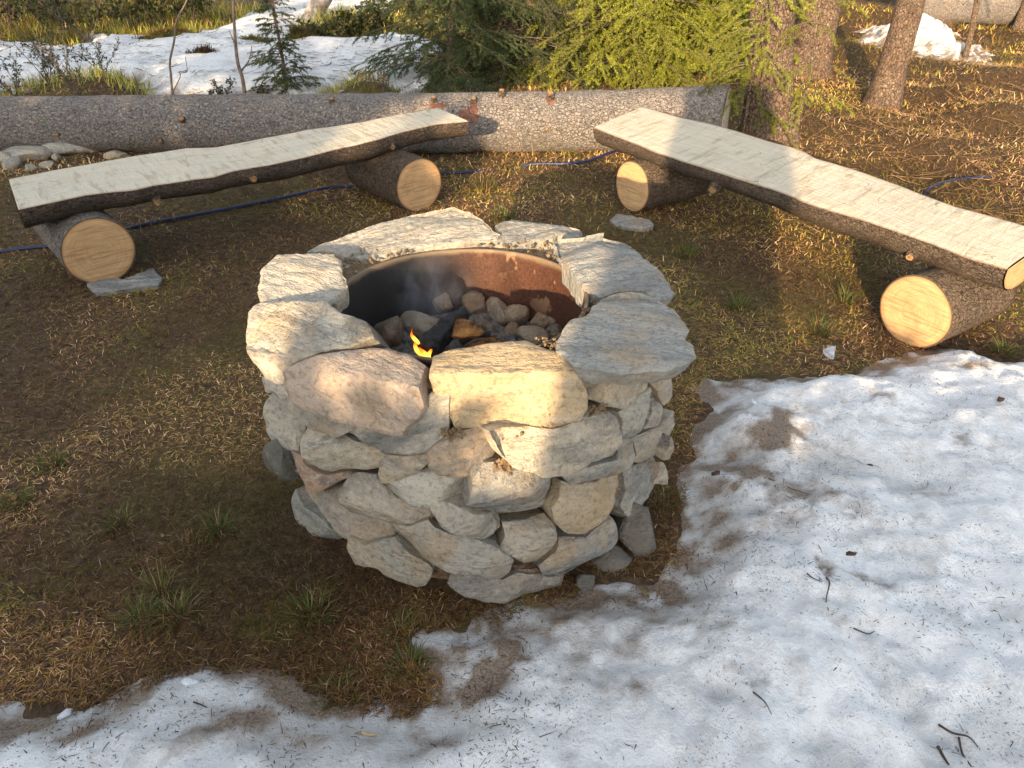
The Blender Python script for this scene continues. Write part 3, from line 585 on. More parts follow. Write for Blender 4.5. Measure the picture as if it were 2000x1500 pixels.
for i, (ol, tint, off) in enumerate(WALL):
    c = np.mean(ol, 0); r = np.random.default_rng(300 + i); p, n = face_frame(c[0], c[1], off + r.uniform(-.012, .014))
    n = unit(n + np.array([0, 0, .14 + r.uniform(-.22, .26)]) + np.array([-n[1], n[0], 0]) * r.uniform(-.16, .16))
    sz = np.ptp(np.array(ol), axis=0).min() / 720
    stone_px(ol, p, n, min(.16, .06 + sz), 200 + i * 3, parent=pit, tint=tint, mat=M['stone_dark'] if tint[0] < .16 else None, bevel=min(.0045, sz * .1), hmax=0, facets=3, rough=.0055, shrink=.80, inset=1.0, res=.009, jag=.006, fk=(.25, .95))
# the same kind of stones carried round the sides and the back, out of the photograph's view
r = np.random.default_rng(5)
for z0, z1 in ((0, .13), (.13, .25), (.25, .36), (.36, .47), (.47, .57), (.57, .65)):
    a = math.radians(-8) + r.uniform(0, .1)
    while a < math.radians(188):
        w = r.uniform(.16, .3); am = a + w / PR / 2; a += w / PR + .015
        if a > math.radians(196): break
        n = np.array([math.cos(am), math.sin(am), .05]); hw, hh = w / 2 * .97, (z1 - z0) / 2 * .97
        o_ = PC + np.array([math.cos(am) * (PR - .01), math.sin(am) * (PR - .01), (z0 + z1) / 2])
        ol = [(-hw, -hh * r.uniform(.6, 1)), (-hw * .3, -hh), (hw * .5, -hh), (hw, -hh * r.uniform(.4, 1)), (hw, hh * r.uniform(.4, 1)), (hw * .3, hh), (-hw * .5, hh), (-hw, hh * r.uniform(.5, 1))]
        t_ = [GREY, TAN, BLUE, PALE, PINK][r.integers(5)]
        stone(ol, frame_of(o_, n), .12, int(r.integers(9999)), bevel=.02, res=.022, parent=pit, tint=t_, shrink=.85, jag=.008)
for (px, py, w, d, h, rz, sd) in ((1238, 1050, .15, .16, .17, .6, 71), (1190, 1095, .12, .09, .07, .2, 72), (1145, 1140, .07, .06, .04, 1.2, 73)):
    p = gp(px, py); blob(p + [0, 0, h * .25], (w, d, h), sd, rot=rz, mat=M['stone_dark'], parent=pit, tint=(.20, .185, .165), cut=9)
# rubble core, sandy mortar bed, steel liner, ash bed
Vc, Fc = tube([PC + [0, 0, z] for z in np.linspace(.0, .60, 12)], np.full(12, .455), 64, wob=.03, seed=4)
keep = Fc.max(1) < 12 * 64; obj('rubble_core', Vc[:-2], Fc[keep], M['mortar'], pit, origin=PC)
LC = np.array([-.14, 1.96, 0]); LR = .35
th = np.linspace(0, 2 * math.pi, 128, endpoint=False); rr = np.linspace(LR - .004, .44, 16)
TH, RR = np.meshgrid(th, rr); Pm = np.c_[LC[0] + (RR * np.cos(TH)).ravel(), LC[1] + (RR * np.sin(TH)).ravel()]
zm = .632 + .014 * fbm(Pm * 14, 4, 8) + .05 * smooth((RR.ravel() - LR - .01) / .12) * smooth((Pm[:, 1] - LC[1]) / .2 + .2) * .6
i = np.arange(16 * 128).reshape(16, 128); Fm = np.stack([i[:-1], np.roll(i, -1, 1)[:-1], np.roll(i, -1, 1)[1:], i[1:]], -1).reshape(-1, 4)
obj('mortar_bed', np.c_[Pm, zm], Fm, M['mortar'], pit, origin=PC)
# small lumps of spilled mortar on the rim and in the joints
gl = Geo()
r = np.random.default_rng(31)
oct_v = np.array([(1, 0, 0), (-1, 0, 0), (0, 1, 0), (0, -1, 0), (0, 0, 1), (0, 0, -1)], float); oct_f = np.array([(0, 2, 4), (2, 1, 4), (1, 3, 4), (3, 0, 4), (2, 0, 5), (1, 2, 5), (3, 1, 5), (0, 3, 5)])
def lump(P, s):
    k = r.normal(size=(3, 3)); qv, _ = np.linalg.qr(k); gl.add(P + (oct_v * r.uniform(.6, 1.3, (6, 1))) @ qv * s, oct_f, P)
for _ in range(420):
    a = r.uniform(0, 2 * math.pi); q = r.uniform(LR + .005, .47); P = LC + [q * math.cos(a), q * math.sin(a), .645 + .03 * (math.sin(a) > .1)]; lump(P, r.uniform(.003, .010))
for (px, py, n_, sp, z) in [(1165, 802, 60, 16, .5), (985, 903, 40, 9, .4), (880, 845, 40, 14, .5), (1130, 700, 25, 14, .72), (1152, 607, 30, 12, .70), (1080, 668, 30, 16, .70), (1060, 842, 20, 30, .5), (990, 915, 20, 10, .37)]:
    for _ in range(n_):
        x, y = px + r.normal() * sp, py + r.normal() * sp * .4
        P = at(x, y, z) if z > .6 else face_frame(x, y, -.005)[0]
        lump(P, r.uniform(.0025, .0075))
o = gl.build('mortar_crumbs', M['mortar'], pit, origin=PC, smooth_=False); o['kind'] = 'stuff'
prof = [(LR + .005, .30), (LR + .002, .655), (LR + .005, .664), (LR + .004, .668), (LR, .670), (LR - .005, .667), (LR - .005, .657), (LR - .006, .62), (LR - .006, .56), (LR - .006, .48), (LR - .006, .36), (LR - .006, .30)]
V = np.array([(LC[0] + a * math.cos(t) * (1 + .006 * math.sin(3 * t)), LC[1] + a * math.sin(t), z + .004 * math.sin(2 * t + 1)) for a, z in prof for t in th]); n_ = len(prof)
i = np.arange(n_ * 128).reshape(n_, 128); Fl = np.stack([i[:-1], i[1:], np.roll(i, -1, 1)[1:], np.roll(i, -1, 1)[:-1]], -1).reshape(-1, 4)
obj('steel_liner', V, Fl, M['rust'], pit, origin=(LC[0], LC[1], .36))
rr = np.linspace(0.004, LR - .008, 26); TH, RR = np.meshgrid(th, rr); Pm = np.c_[LC[0] + (RR * np.cos(TH)).ravel(), LC[1] + (RR * np.sin(TH)).ravel()]
FIRE_Z = .455
zf = lambda P: FIRE_Z + .035 * fbm(np.asarray(P) * 9, 4, 12) - .10 * smooth((P[:, 1] - LC[1] - .05) / .3) * 0
i = np.arange(26 * 128).reshape(26, 128); Fm = np.stack([i[:-1], i[1:], np.roll(i, -1, 1)[1:], np.roll(i, -1, 1)[:-1]], -1).reshape(-1, 4)
obj('ash_bed', np.c_[Pm, zf(Pm)], Fm, M['ash'], pit, origin=(LC[0], LC[1], FIRE_Z))

# ------------------------------------------------------------------ what lies in the pit
HS = [(865, 594, .075, .085, 'tall upright grey stone leaning in the smoke inside the steel liner'), (926, 598, .11, .085, 'broad grey-brown stone behind the burning wood in the pit'),
      (974, 606, .10, .085, 'rounded brown stone beside the block-shaped stone in the pit'), (1015, 616, .09, .08, 'block-shaped brown stone in the middle of the row of pit stones'),
      (1058, 626, .11, .06, 'flat smooth grey stone lying on top of other stones at the right of the pit'), (1036, 655, .12, .07, 'low wide stone below the flat grey stone in the pit'),
      (1086, 653, .065, .06, 'small stone against the right wall of the pit just behind the right slab'), (758, 650, .13, .10, 'large pale stone in the left corner of the pit next to the left slab'),
      (820, 636, .14, .09, 'soot-stained stone left of the charred log with black streaks on top'), (938, 634, .06, .05, 'small round stone touching the tip of the scorched board'),
      (1000, 645, .06, .04, 'small dark stone half sunk in ash behind the scorched board'), (955, 646, .05, .04, 'tiny ash-coated stone right of the burning wood')]
for i, (px, py, w, h, lab) in enumerate(HS):
    hz = h * .42; c = at(px, py, FIRE_Z + hz * .8); s = blob(c, (w, w * .8, h), 40 + i, rot=i * 1.1, tint=[(.30, .23, .17), (.24, .17, .115), (.33, .265, .20)][i % 3], sub=16, cut=11)
    s.name = 'hearth_stone'; tag(s, lab, 'stone', 'loose stones lying in the fire pit')
def slab_px(name, ol, z, nn, th_, mat, seed, **kw):
    c = np.mean(ol, 0); return stone_px(ol, at(c[0], c[1], z), nn, th_, seed, mat=mat, name=name, bevel=.005, hmax=.004, facets=1, rough=.003, shrink=.97, res=.008, inset=0, **kw)
tag(slab_px('scorched_board', [(892, 616), (918, 624), (948, 645), (938, 654), (905, 658), (884, 652)], .56, (.25, -.55, .8), .02, M['scorched'], 61), 'orange-brown scorched triangular board propped on the burning log', 'board')
tag(slab_px('scorched_plank', [(890, 680), (925, 664), (962, 652), (990, 664), (968, 678), (930, 686)], .515, (.1, -.3, 1), .02, M['scorched'], 63), 'flat scorched plank with black edges lying under the triangular board', 'plank')
gch = Geo(); pA, pB = at(835, 690, .50), at(905, 612, .56); ax = unit(pB - pA)
path = resample(np.array([pA, pA * .5 + pB * .5 + [0, 0, .01], pB]), 26); Vt, Ft = tube(path, np.linspace(.040, .026, 26), 26, wob=.55, seed=3); Vt = Vt + .011 * np.stack([fbm(Vt * 48, 4, k) for k in (1, 2, 3)], 1); gch.add(Vt, Ft, Vt)
chl = gch.build('charred_log', M['char'], smooth_=True); tag(chl, 'black charred log burning at its near end in the pit', 'log')
gch = Geo(); path = resample(np.array([at(900, 668, .52), at(925, 655, .53), at(958, 652, .535)]), 12); Vt, Ft = tube(path, np.linspace(.012, .009, 12), 10, wob=.4, seed=6); gch.add(Vt, Ft, Vt)
tag(gch.build('charred_stick', M['char']), 'short black charred stick with a grey tip lying across the scorched board', 'stick')
for k, (px, py, s_, lab) in enumerate([(880, 640, .045, 'white ash flake lying on the charred log'), (888, 684, .035, 'grey ribbed ember piece at the edge of the front stone'), (862, 682, .04, 'black ember lump beside the flame'), (1000, 665, .035, 'bluish ash lump near the small stones of the pit')]):
    b_ = blob(at(px, py, .53 if k == 0 else .49), (s_, s_ * .5, s_ * .5), 80 + k, rot=k, mat=M['ash'] if k != 2 else M['char'], sub=8, name='ember'); tag(b_, lab, 'ember', 'embers and ash pieces in the pit')
# flame
fm, nt, b_ = NEW('flame'); t = NT(nt); z_ = t.sep(t.attr('sc'))[2]
em = t.n('Emission'); t.put(em.inputs[0], t.ramp(z_, [(0, (1.0, .42, .03)), (.22, (1.0, .58, .07)), (.55, (1.0, .17, .012)), (1, (.7, .06, .008))])); em.inputs[1].default_value = 1.1
tr = t.n('BsdfTransparent'); mx = t.n('MixShader'); t.put(mx.inputs[0], t.ramp(z_, [(0, .5), (.25, .85), (.6, .55), (1, .12)])); nt.links.new(tr.outputs[0], mx.inputs[1]); nt.links.new(em.outputs[0], mx.inputs[2]); nt.links.new(mx.outputs[0], nt.nodes['Material Output'].inputs[0])
fb, ft = at(833, 708, .50), at(803, 640, .575)
def tongue(a, b, rmax, seed):
    s = np.linspace(0, 1, 20); p = a + (b - a) * s[:, None] + np.c_[np.sin(s * 5 + seed) * .006, np.zeros(20), np.zeros(20)]; R = rmax * (np.sin(np.clip(s * 1.15 + .12, 0, 1) * math.pi) ** .8) * (1 - s * .55) + .0006
    V, F = tube(p, R, 10); A = np.zeros((len(V), 3)); A[:, 2] = np.r_[np.repeat(s, 10), 0, 1]; return V, F, A
gf = Geo(); gf.add(*tongue(fb, at(812, 668, .545), .012, 0)); gf.add(*tongue(at(815, 672, .535), ft, .006, 2)); gf.add(*tongue(at(836, 704, .505), at(822, 676, .53), .008, 1)); gf.add(*tongue(at(822, 694, .515), at(806, 654, .555), .007, 3)); gf.add(*tongue(at(842, 700, .51), at(838, 672, .535), .006, 4))
tag(gf.build('flame', fm), 'small orange and yellow flame licking up beside the charred log', 'flame')
# smoke
smk, nt, b_ = NEW('smoke'); nt.nodes.remove(b_); t = NT(nt); v = t.tex(); pv = t.n('VolumePrincipled')
nz = t.noise(t.map(v, (1, 1, .55), rot=(.2, .5, 0)), 11, 4, .6, 1.2); ln = t.n('VectorMath', operation='LENGTH'); t.put(ln.inputs[0], t.map(v, (1 / .15, 1 / .15, 1 / .17)))
fall = t.ramp(ln.outputs['Value'], [(.1, 1), (.95, 0)]); t.put(pv.inputs['Density'], t.math('MULTIPLY', t.math('MULTIPLY', t.ramp(nz, [(.45, 0), (.75, 1)]), fall), 5.0))
pv.inputs['Color'].default_value = (.75, .82, .95, 1); nt.links.new(pv.outputs[0], nt.nodes['Material Output'].inputs['Volume'])
sm = blob(at(840, 572, .60), (.34, .34, .36), 3, cut=0, name='smoke', mat=smk, sub=12); tag(sm, None, None, None, 'stuff')

# ------------------------------------------------------------------ logs and benches
def end_disc(name, c, ax, R, mat, parent, seed, flip=1, wob=.03):
    """sawn face as its own sheet just proud of the log's end"""
    ax = unit(ax); e1 = unit(np.cross(ax, (0, 0, 1))); e2 = np.cross(e1, ax); n, k = 48, 9; th = np.linspace(0, 2 * math.pi, n, endpoint=False)
    rr = R * (1 + wob * fbm(np.c_[np.cos(th) * 1.6, np.sin(th) * 1.6, np.full(n, seed)], 3, seed))
    V, A = [c], [(0, 0, 0)]
    for j in range(1, k + 1):
        s = j / k; z = .004 * fbm(np.c_[np.cos(th) * s * 3, np.sin(th) * s * 3], 3, seed) - (.005 if j == k else 0)
        for i in range(n):
            a, b = rr[i] * s * math.cos(th[i]), rr[i] * s * math.sin(th[i]); V.append(c + e1 * a + e2 * b + ax * z[i]); A.append((a, b, s))
    F = [(0, 1 + i, 1 + (i + 1) % n) for i in range(n)]
    for j in range(k - 1):
        for i in range(n):
            a, b = 1 + j * n + i, 1 + j * n + (i + 1) % n; F += [(a, a + n, b + n), (a, b + n, b)]
    F = np.array(F)
    if np.dot(np.cross(V[2] - V[0], V[1] - V[0]), ax) > 0: F = F[:, ::-1]
    A = np.array(A); A[:, :2] += 0.0
    o = obj(name, np.array(V), F, mat, parent, attrs={'sc': A}, origin=c); return o, th, rr, e1, e2
def knot(c, n, R, ln, parent, seed, name='branch_stub', mat='bark_warm', face='knot_face'):
    n = unit(n); p = resample(np.array([c - n * .03, c + n * ln]), 6); V, F = tube(p, np.linspace(R * 1.7, R, 6) , 12, wob=.12, seed=seed)
    o = obj(name, V, F, M[mat], parent, attrs={'sc': V}, origin=c); end_disc('stub_face', c + n * (ln + .002), n, R * .92, M[face], o, seed); return o
def log(name, label, a, b, Ra, Rb, bark, face, seed, n=60, sides=56, group=None, wob=.035, bend=0.0, ends=(True, True), oblique=0.0):
    a, b = np.asarray(a, float), np.asarray(b, float); root = thing(name, label, 'log', (*(((a + b) / 2)[:2]), 0), group)
    s = np.linspace(0, 1, n); path = a + (b - a) * s[:, None]; path[:, 2] += bend * np.sin(s * math.pi * 2); rad = Ra + (Rb - Ra) * s
    V, F = tube(path, rad, sides, wob=wob, seed=seed); sc_ = tube_sc(path, sides, rad)
    nrm = V - np.vstack([np.repeat(path, sides, 0), path[:1], path[-1:]]); L = np.linalg.norm(nrm, axis=1)[:, None] + 1e-9
    V = V + nrm / L * (.0035 * fbm(sc_ * 42, 3, seed))[:, None]
    ax = unit(b - a)
    if oblique: V = V + ax * (oblique * np.r_[nrm[:n * sides, 1] * np.repeat(smooth((s - .93) / .07), sides), 0, 0])[:, None]
    o = obj('bark', V, F, M[bark], root, attrs={'sc': sc_}, origin=(a + b) / 2)
    if ends[0]: end_disc('sawn_end', a - ax * .006, -ax, Ra * .992, M[face], root, seed)
    if ends[1]: end_disc('sawn_end', b + ax * .008, ax - np.array([0, oblique, 0]), Rb * .995, M[face], root, seed + 1)
    return root
def bench(name, label, back, front, z, depth, seed, bark='bark_dark', tilt=0.0):
    """half log: traced back and front edge of the sawn seat at real seat height, round bark belly below"""
    root_pts = np.array([at(x, y, z) for x, y in back]); fp = np.array([at(x, y, z) for x, y in front]); n = 110
    B, Fr = resample(root_pts, n), resample(fp, n); s = np.linspace(0, 1, n)
    L = np.r_[0, np.cumsum(np.linalg.norm(np.diff((B + Fr) / 2, axis=0), axis=1))]
    B[:, :2] += (Fr - B)[:, :2] * .008 * fbm(np.c_[L * 7, L * 0 + seed], 3, 2)[:, None]; Fr[:, :2] += (B - Fr)[:, :2] * .012 * fbm(np.c_[L * 8, L * 0 + seed + 5], 3, 3)[:, None]
    B[:, 2] += .006 * fbm(np.c_[L * 3, L * 0 + 9], 2, 4); Fr[:, 2] += .006 * fbm(np.c_[L * 3, L * 0 + 19], 2, 4)
    c = (B + Fr) / 2; root = thing(name, label, 'bench', (*c[n // 2][:2], 0))
    # seat sheet
    m = 17; V, A = [], []
    W = np.linalg.norm(Fr - B, axis=1)
    for j in range(m):
        u = j / (m - 1); p = B * (1 - u) + Fr * u; p = p.copy(); p[:, 2] += .005 + .0014 * fbm(np.c_[L * 9 + u * 3, L * 5 - u * 4], 3, seed) - (.006 if j in (0, m - 1) else 0)
        V.append(p); A.append(np.c_[L, np.full(n, u) * W, np.full(n, abs(2 * u - 1))])
    V, A = np.vstack(V), np.vstack(A); i = np.arange(m * n).reshape(m, n); F = np.stack([i[:-1, :-1], i[:-1, 1:], i[1:, 1:], i[1:, :-1]], -1).reshape(-1, 4)
    if np.cross(V[F[0][1]] - V[F[0][0]], V[F[0][3]] - V[F[0][0]])[2] < 0: F = F[:, ::-1]
    obj('sawn_seat', V, F, M['seat'], root, attrs={'sc': A}, origin=c[n // 2])
    # belly
    k = 30; th = np.linspace(0, math.pi, k); V, A = [], []
    for i in range(n):
        e = (Fr[i] - B[i]) / 2; r = np.linalg.norm(e)
        # more than a half circle: bulges a little past the seat's edges
        x = -np.cos(th); dz = -np.sin(th) ** .85 * depth * (1 + .06 * math.sin(L[i] * 3 + seed)); bul = 1 + .07 * np.sin(th) ** 2
        P = c[i] + np.outer(x * bul, e) + np.outer(dz, [0, 0, 1]); V.append(P); A.append(np.c_[r * np.cos(th), r * np.sin(th), np.full(k, L[i])])
    V, A = np.vstack(V), np.vstack(A); nr = V - np.repeat(c, k, 0); nr /= np.linalg.norm(nr, axis=1)[:, None]
    V = V + nr * (.010 * fbm(A * 9 + seed, 3, seed) + .004 * fbm(A * 40, 3, seed + 1))[:, None] * np.tile(np.sin(th) ** .3, n)[:, None]
    i = np.arange(n * k).reshape(n, k); F = np.stack([i[:-1, :-1], i[1:, :-1], i[1:, 1:], i[:-1, 1:]], -1).reshape(-1, 4)
    obj('bark_belly', V, F, M[bark], root, attrs={'sc': A}, origin=c[n // 2])
    for q in (0, n - 1):                             # half-moon sawn ends
        R = V[q * k:(q + 1) * k]; cc = c[q] + [0, 0, -.002]; ax = unit((c[-1] - c[0]) * (1 if q else -1)); e = unit(Fr[q] - B[q]); VV, AA = [cc + ax * .004], [(0, 0, 0)]
        for s_ in (.33, .66, .97):
            for p in R: w = cc + (p - cc) * s_; VV.append(w + ax * .004); AA.append((np.dot(w - cc, e), w[2] - cc[2], s_))
        FF = [(0, 1 + i, 2 + i) for i in range(k - 1)]
        for j in range(2):
            for i in range(k - 1): a, b = 1 + j * k + i, 2 + j * k + i; FF += [(a, a + k, b + k), (a, b + k, b)]
        FF = np.array(FF); VV = np.array(VV)
        if np.dot(np.cross(VV[FF[0][1]] - VV[FF[0][0]], VV[FF[0][2]] - VV[FF[0][0]]), ax) < 0: FF = FF[:, ::-1]
        obj('sawn_end', VV, FF, M['cut_end'], root, attrs={'sc': np.array(AA)}, origin=cc)
    return root, B, Fr, c
bl, lB, lF, lC = bench('log_bench', 'left half-log bench with pale sawn top and dark bark, in shade', [(17, 350), (105, 331), (210, 313), (294, 301), (364, 290), (420, 288), (465, 280), (521, 269), (595, 255), (705, 238), (775, 224), (852, 212)],
      [(37, 413), (105, 398), (168, 384), (259, 373), (301, 362), (378, 350), (416, 347), (451, 336), (525, 324), (588, 309), (670, 288), (740, 273), (785, 259), (852, 244), (915, 237)], .42, .14, 3)
br, rB, rF, rC = bench('log_bench', 'right half-log bench with sunlit sawn top running out of the frame', [(1257, 209), (1298, 220), (1370, 238), (1437, 256), (1505, 277), (1543, 287), (1572, 297), (1595, 310), (1662, 329), (1698, 341), (1775, 369), (1865, 403), (1932, 421), (2000, 441), (2062, 458)],
      [(1158, 252), (1280, 297), (1388, 334), (1505, 368), (1595, 403), (1640, 417), (1730, 447), (1820, 478), (1887, 503), (1966, 525)], .40, .15, 8, 'bark_warm')
for root, Fr, cs, spots in ((bl, lF, lC, [(.43, -.055, .022), (.23, -.085, .019), (.78, -.07, .018)]), (br, rF, rC, [(.42, -.10, .024), (.86, -.085, .018)])):
    for q, (s, dz, R) in enumerate(spots):
        i = int(s * 109); nrm = unit(Fr[i] - cs[i] + [0, 0, dz * 1.2]); c_ = Fr[i] + [0, 0, dz] - nrm * (.012 + abs(dz) * .12); knot(c_, nrm, R, .022, root, 50 + q + int(s * 10))
def support(label, px, py, R, dirpx, ln, seed, bark='bark_warm', lift=0.0, face='cut_end'):
    a = gp(px, py); a = np.array([a[0], a[1], R + lift - .012 + gz(a[0], a[1])[0]]); d = unit([*dirpx, 0]); b = a + d * ln
    return log('support_log', label, a, b, R, R * .97, bark, face, seed, 30, 48, 'short logs holding up the benches', .03)
sup1 = support('support log under the left end of the left bench, shaded sawn face', 213, 556, .168, (-.64, .77), .62, 1, 'bark_grey', .02)
sup2 = support('support log under the right end of the left bench, orange sawn face in sun', 822, 410, .165, (-.64, .77), .62, 2)
sup3 = support('support log under the far end of the right bench, face half in shadow', 1230, 418, .152, (.84, .55), .52, 3, 'bark_warm', .03)
sup4 = support('thick support log at the near end of the right bench, sunlit sawn face', 1768, 670, .160, (.84, .55), .50, 4)
for root, off in ((sup3, (.33, .36, .0)), (sup2, (-.02, .05, .02))):
    o_ = ORG[root.name]
knot(np.array([.98, 4.72, .20]), (.75, -.6, .2), .022, .03, sup3, 71); knot(np.array([1.08, 4.80, .11]), (.8, -.6, -.05), .024, .05, sup3, 72)
# stepping stones under the supports
for (ol, z, lab, seed, tint) in [([(165, 545), (185, 535), (240, 540), (280, 525), (298, 518), (316, 538), (308, 552), (265, 556), (225, 566), (182, 570), (168, 556)], .03, 'flat grey stone wedged under the support log at the left', 91, (.30, .31, .31)),
                               ([(1190, 425), (1205, 412), (1235, 418), (1270, 425), (1280, 436), (1262, 443), (1225, 441), (1200, 434)], .035, 'flat grey stone under the far support log of the right bench', 92, (.34, .34, .33))]:
    c = np.mean(ol, 0); s_ = stone_px(ol, at(c[0], c[1], z), (0, -.05, 1), .06, seed, tint=tint, name='flat_stone', hmax=.01, bevel=.008, facets=2, fk=(.05, .2)); tag(s_, lab, 'stone')
# stones and soil heap by the fallen log
for i, (px, py, w, h, lab, tint) in enumerate([(48, 302, .34, .12, 'long pale stone lying left against the fallen log', PALE), (142, 294, .36, .13, 'pale wedge-shaped stone lying by the fallen log, right of the long one', PALE), (0, 312, .16, .1, 'pale stone at the left frame edge by the fallen log', PALE),
        (30, 322, .14, .09, 'small grey stone under the long pale stone', GREY), (112, 308, .13, .06, 'small brown stone below the wedge-shaped stone', TAN), (95, 322, .12, .06, 'small flat stone beside the soil heap left of the bench', GREY), (228, 302, .16, .06, 'brown stone half buried behind the left bench', TAN), (60, 326, .1, .05, 'darkish pebble in the soil heap left of the bench', GREY)]):
    p = gp(px, py + 6); s_ = blob(p + [0, 0, h * .3], (w, w * .5, h), 700 + i, rot=(.25, .35, 0, 1, 2, 3, .2, 1)[i], mat=M['stone'], tint=tint, sub=14, name='field_stone', cut=7); tag(s_, lab, 'stone', 'stones by the fallen log')
# the big fallen log
fl = log('fallen_log', 'long grey fallen spruce log lying across the scene behind the benches', (-6.2, 5.80, .185), (1.62, 6.02, .222), .18, .228, 'bark_grey', 'cut_pale', 11, 300, 72, None, .07, .012, oblique=.42)
def on_log(px, py, dz=0):
    d = ray(px, py); p = CAM + d * (5.72 / d[1]); c = np.array([p[0], 5.80 + (p[0] + 6.2) / 7.88 * .22, .185 + (p[0] + 6.2) / 7.88 * .037]); R = .18 + (p[0] + 6.2) / 7.88 * .048
    # nearest point of the log's skin along the ray
    oc = CAM[1:] - c[1:]; dd = d[1:]; A_ = dd @ dd; B_ = 2 * oc @ dd; C_ = oc @ oc - R * R; D = B_ * B_ - 4 * A_ * C_
    t_ = (-B_ - math.sqrt(max(D, 0))) / (2 * A_); p = CAM + d * t_; n = unit([0, p[1] - c[1], p[2] - c[2]]); return p, n
from mathutils.bvhtree import BVHTree
fb_ = [c for c in fl.children if c.name.startswith('bark')][0]; fo = ORG[fb_.name]
BV = BVHTree.FromPolygons([v.co + Vector(fo) for v in fb_.data.vertices], [tuple(p.vertices) for p in fb_.data.polygons])
def log_hit(px, py):
    h = BV.ray_cast(Vector(CAM), Vector(unit(ray(px, py))))
    if h[0] is None: p, n = on_log(px, py); return p, n
    n = np.array(h[1]); p = np.array(h[0]); return p, (n if n @ (CAM - p) > 0 else -n)
for q, (px, py, R, ln) in enumerate([(357, 234, .020, .03), (314, 274, .016, .02), (848, 196, .016, .035), (925, 197, .018, .03), (1075, 188, .024, .035), (980, 184, .02, .04), (1068, 252, .013, .015), (648, 198, .018, .03), (1136, 292, .016, .02), (70, 240, .012, .012), (112, 262, .014, .012)]):
    p, n = on_log(px, py); knot(p - n * .006, n + [0, 0, .25], R, ln, fl, 90 + q, face='knot_face')
def patch_on_log(pts, seed):
    q = []
    for a, b in zip(np.array(pts, float), np.roll(np.array(pts, float), -1, 0)): q += [a + (b - a) * i / 6 for i in range(6)]
    q = np.array(q) + np.stack([fbm(np.c_[np.array(q) * .22, np.full(len(q), k * 9. + seed)], 3, k) for k in (1, 2)], 1) * 3.5
    lo, hi = q.min(0), q.max(0); gx, gy = np.meshgrid(np.arange(lo[0], hi[0], 2.5), np.arange(lo[1], hi[1], 2.5)); I = np.c_[gx.ravel(), gy.ravel()]; I = I[poly_sd(I, q) > 1]
    A = np.vstack([q, I]); nb = len(q); vs, es, fs, *_ = delaunay_2d_cdt([Vector(p) for p in A], [(i, (i + 1) % nb) for i in range(nb)], [], 1, 1e-6)
    V = []
    for v in vs: p, n = log_hit(v.x, v.y); V.append(p + n * .004)
    T = np.array([f[::-1] for f in fs if len(f) == 3]); obj('bare_patch', np.array(V), T, M['resin'], fl)
for q, pts in enumerate([[(897, 218), (915, 210), (920, 235), (905, 240), (896, 230)], [(918, 200), (930, 200), (934, 225), (932, 240), (921, 238)], [(840, 202), (870, 203), (872, 210), (842, 212)], [(1066, 191), (1082, 192), (1082, 202), (1068, 202)]]): patch_on_log(pts, 400 + q)
# blue hose on the grass
def hose(pts, rad, label, name='hose'):
    P = np.array([gp(x, y, l) for x, y, l in pts]); P = catmull(P, 8); V, F = tube(P, rad, 10); o = obj(name, V, F, M['hose'], attrs={'sc': V}); return tag(o, label, 'hose')
hose([(-220, 520, .012), (-60, 508, .014), (0, 497, .014), (60, 490, .018), (125, 482, .012), (200, 462, .008), (290, 440, .010), (360, 428, .014), (450, 412, .016), (560, 390, .018), (640, 372, .018), (700, 366, .010), (760, 358, .006), (830, 345, .014), (905, 341, .016), (935, 337, .004), (1000, 328, -.012), (1040, 324, .012), (1110, 324, .016), (1150, 319, .02), (1190, 307, .03), (1225, 296, .03), (1262, 285, .02)], .010, 'thin blue water hose snaking through the grass under both benches')
hose([(1795, 392, -.02), (1815, 380, .05), (1860, 366, .05), (1910, 352, .02), (1950, 338, -.02)], .006, 'short dark blue hose piece in the brush right of the right bench', 'hose_piece')

# ------------------------------------------------------------------ trees
def trunk_tree_bark(root, base, top, R0, R1, seed, flare=.5, sides=30, n=40, mat='bark_tree', bend=.03):
    s = np.linspace(0, 1, n) ** 1.5; P = np.asarray(base) + (np.asarray(top) - np.asarray(base)) * s[:, None]; H_ = np.linalg.norm(np.asarray(top) - np.asarray(base))
    P[:, 0] += bend * np.sin(s * 7 + seed) * np.minimum(1, s * 4); z = s * H_; R = (R0 + (R1 - R0) * s) * (1 + flare * np.exp(-z / (R0 * 1.4))); P[0, 2] -= .08
    V, F = tube(P, R, sides, wob=.06, seed=seed); A = tube_sc(P, sides, R); A[:, :2] = A[:, :2] * .8
    th = np.tile(np.arange(sides) / sides * 2 * math.pi, n); rid = np.r_[np.cos(th * 5 + seed) * np.repeat(np.exp(-z / (R0 * 1.6)), sides) * .10 * R0, 0, 0]
    c = np.vstack([np.repeat(P, sides, 0), P[:1], P[-1:]]); nr = V - c; nr /= np.linalg.norm(nr, axis=1)[:, None] + 1e-9; V = V + nr * (rid + .004 * fbm(A * 30, 3, seed))[:, None]
    return obj('trunk', V, F, M[mat], root, attrs={'sc': A}, origin=base)
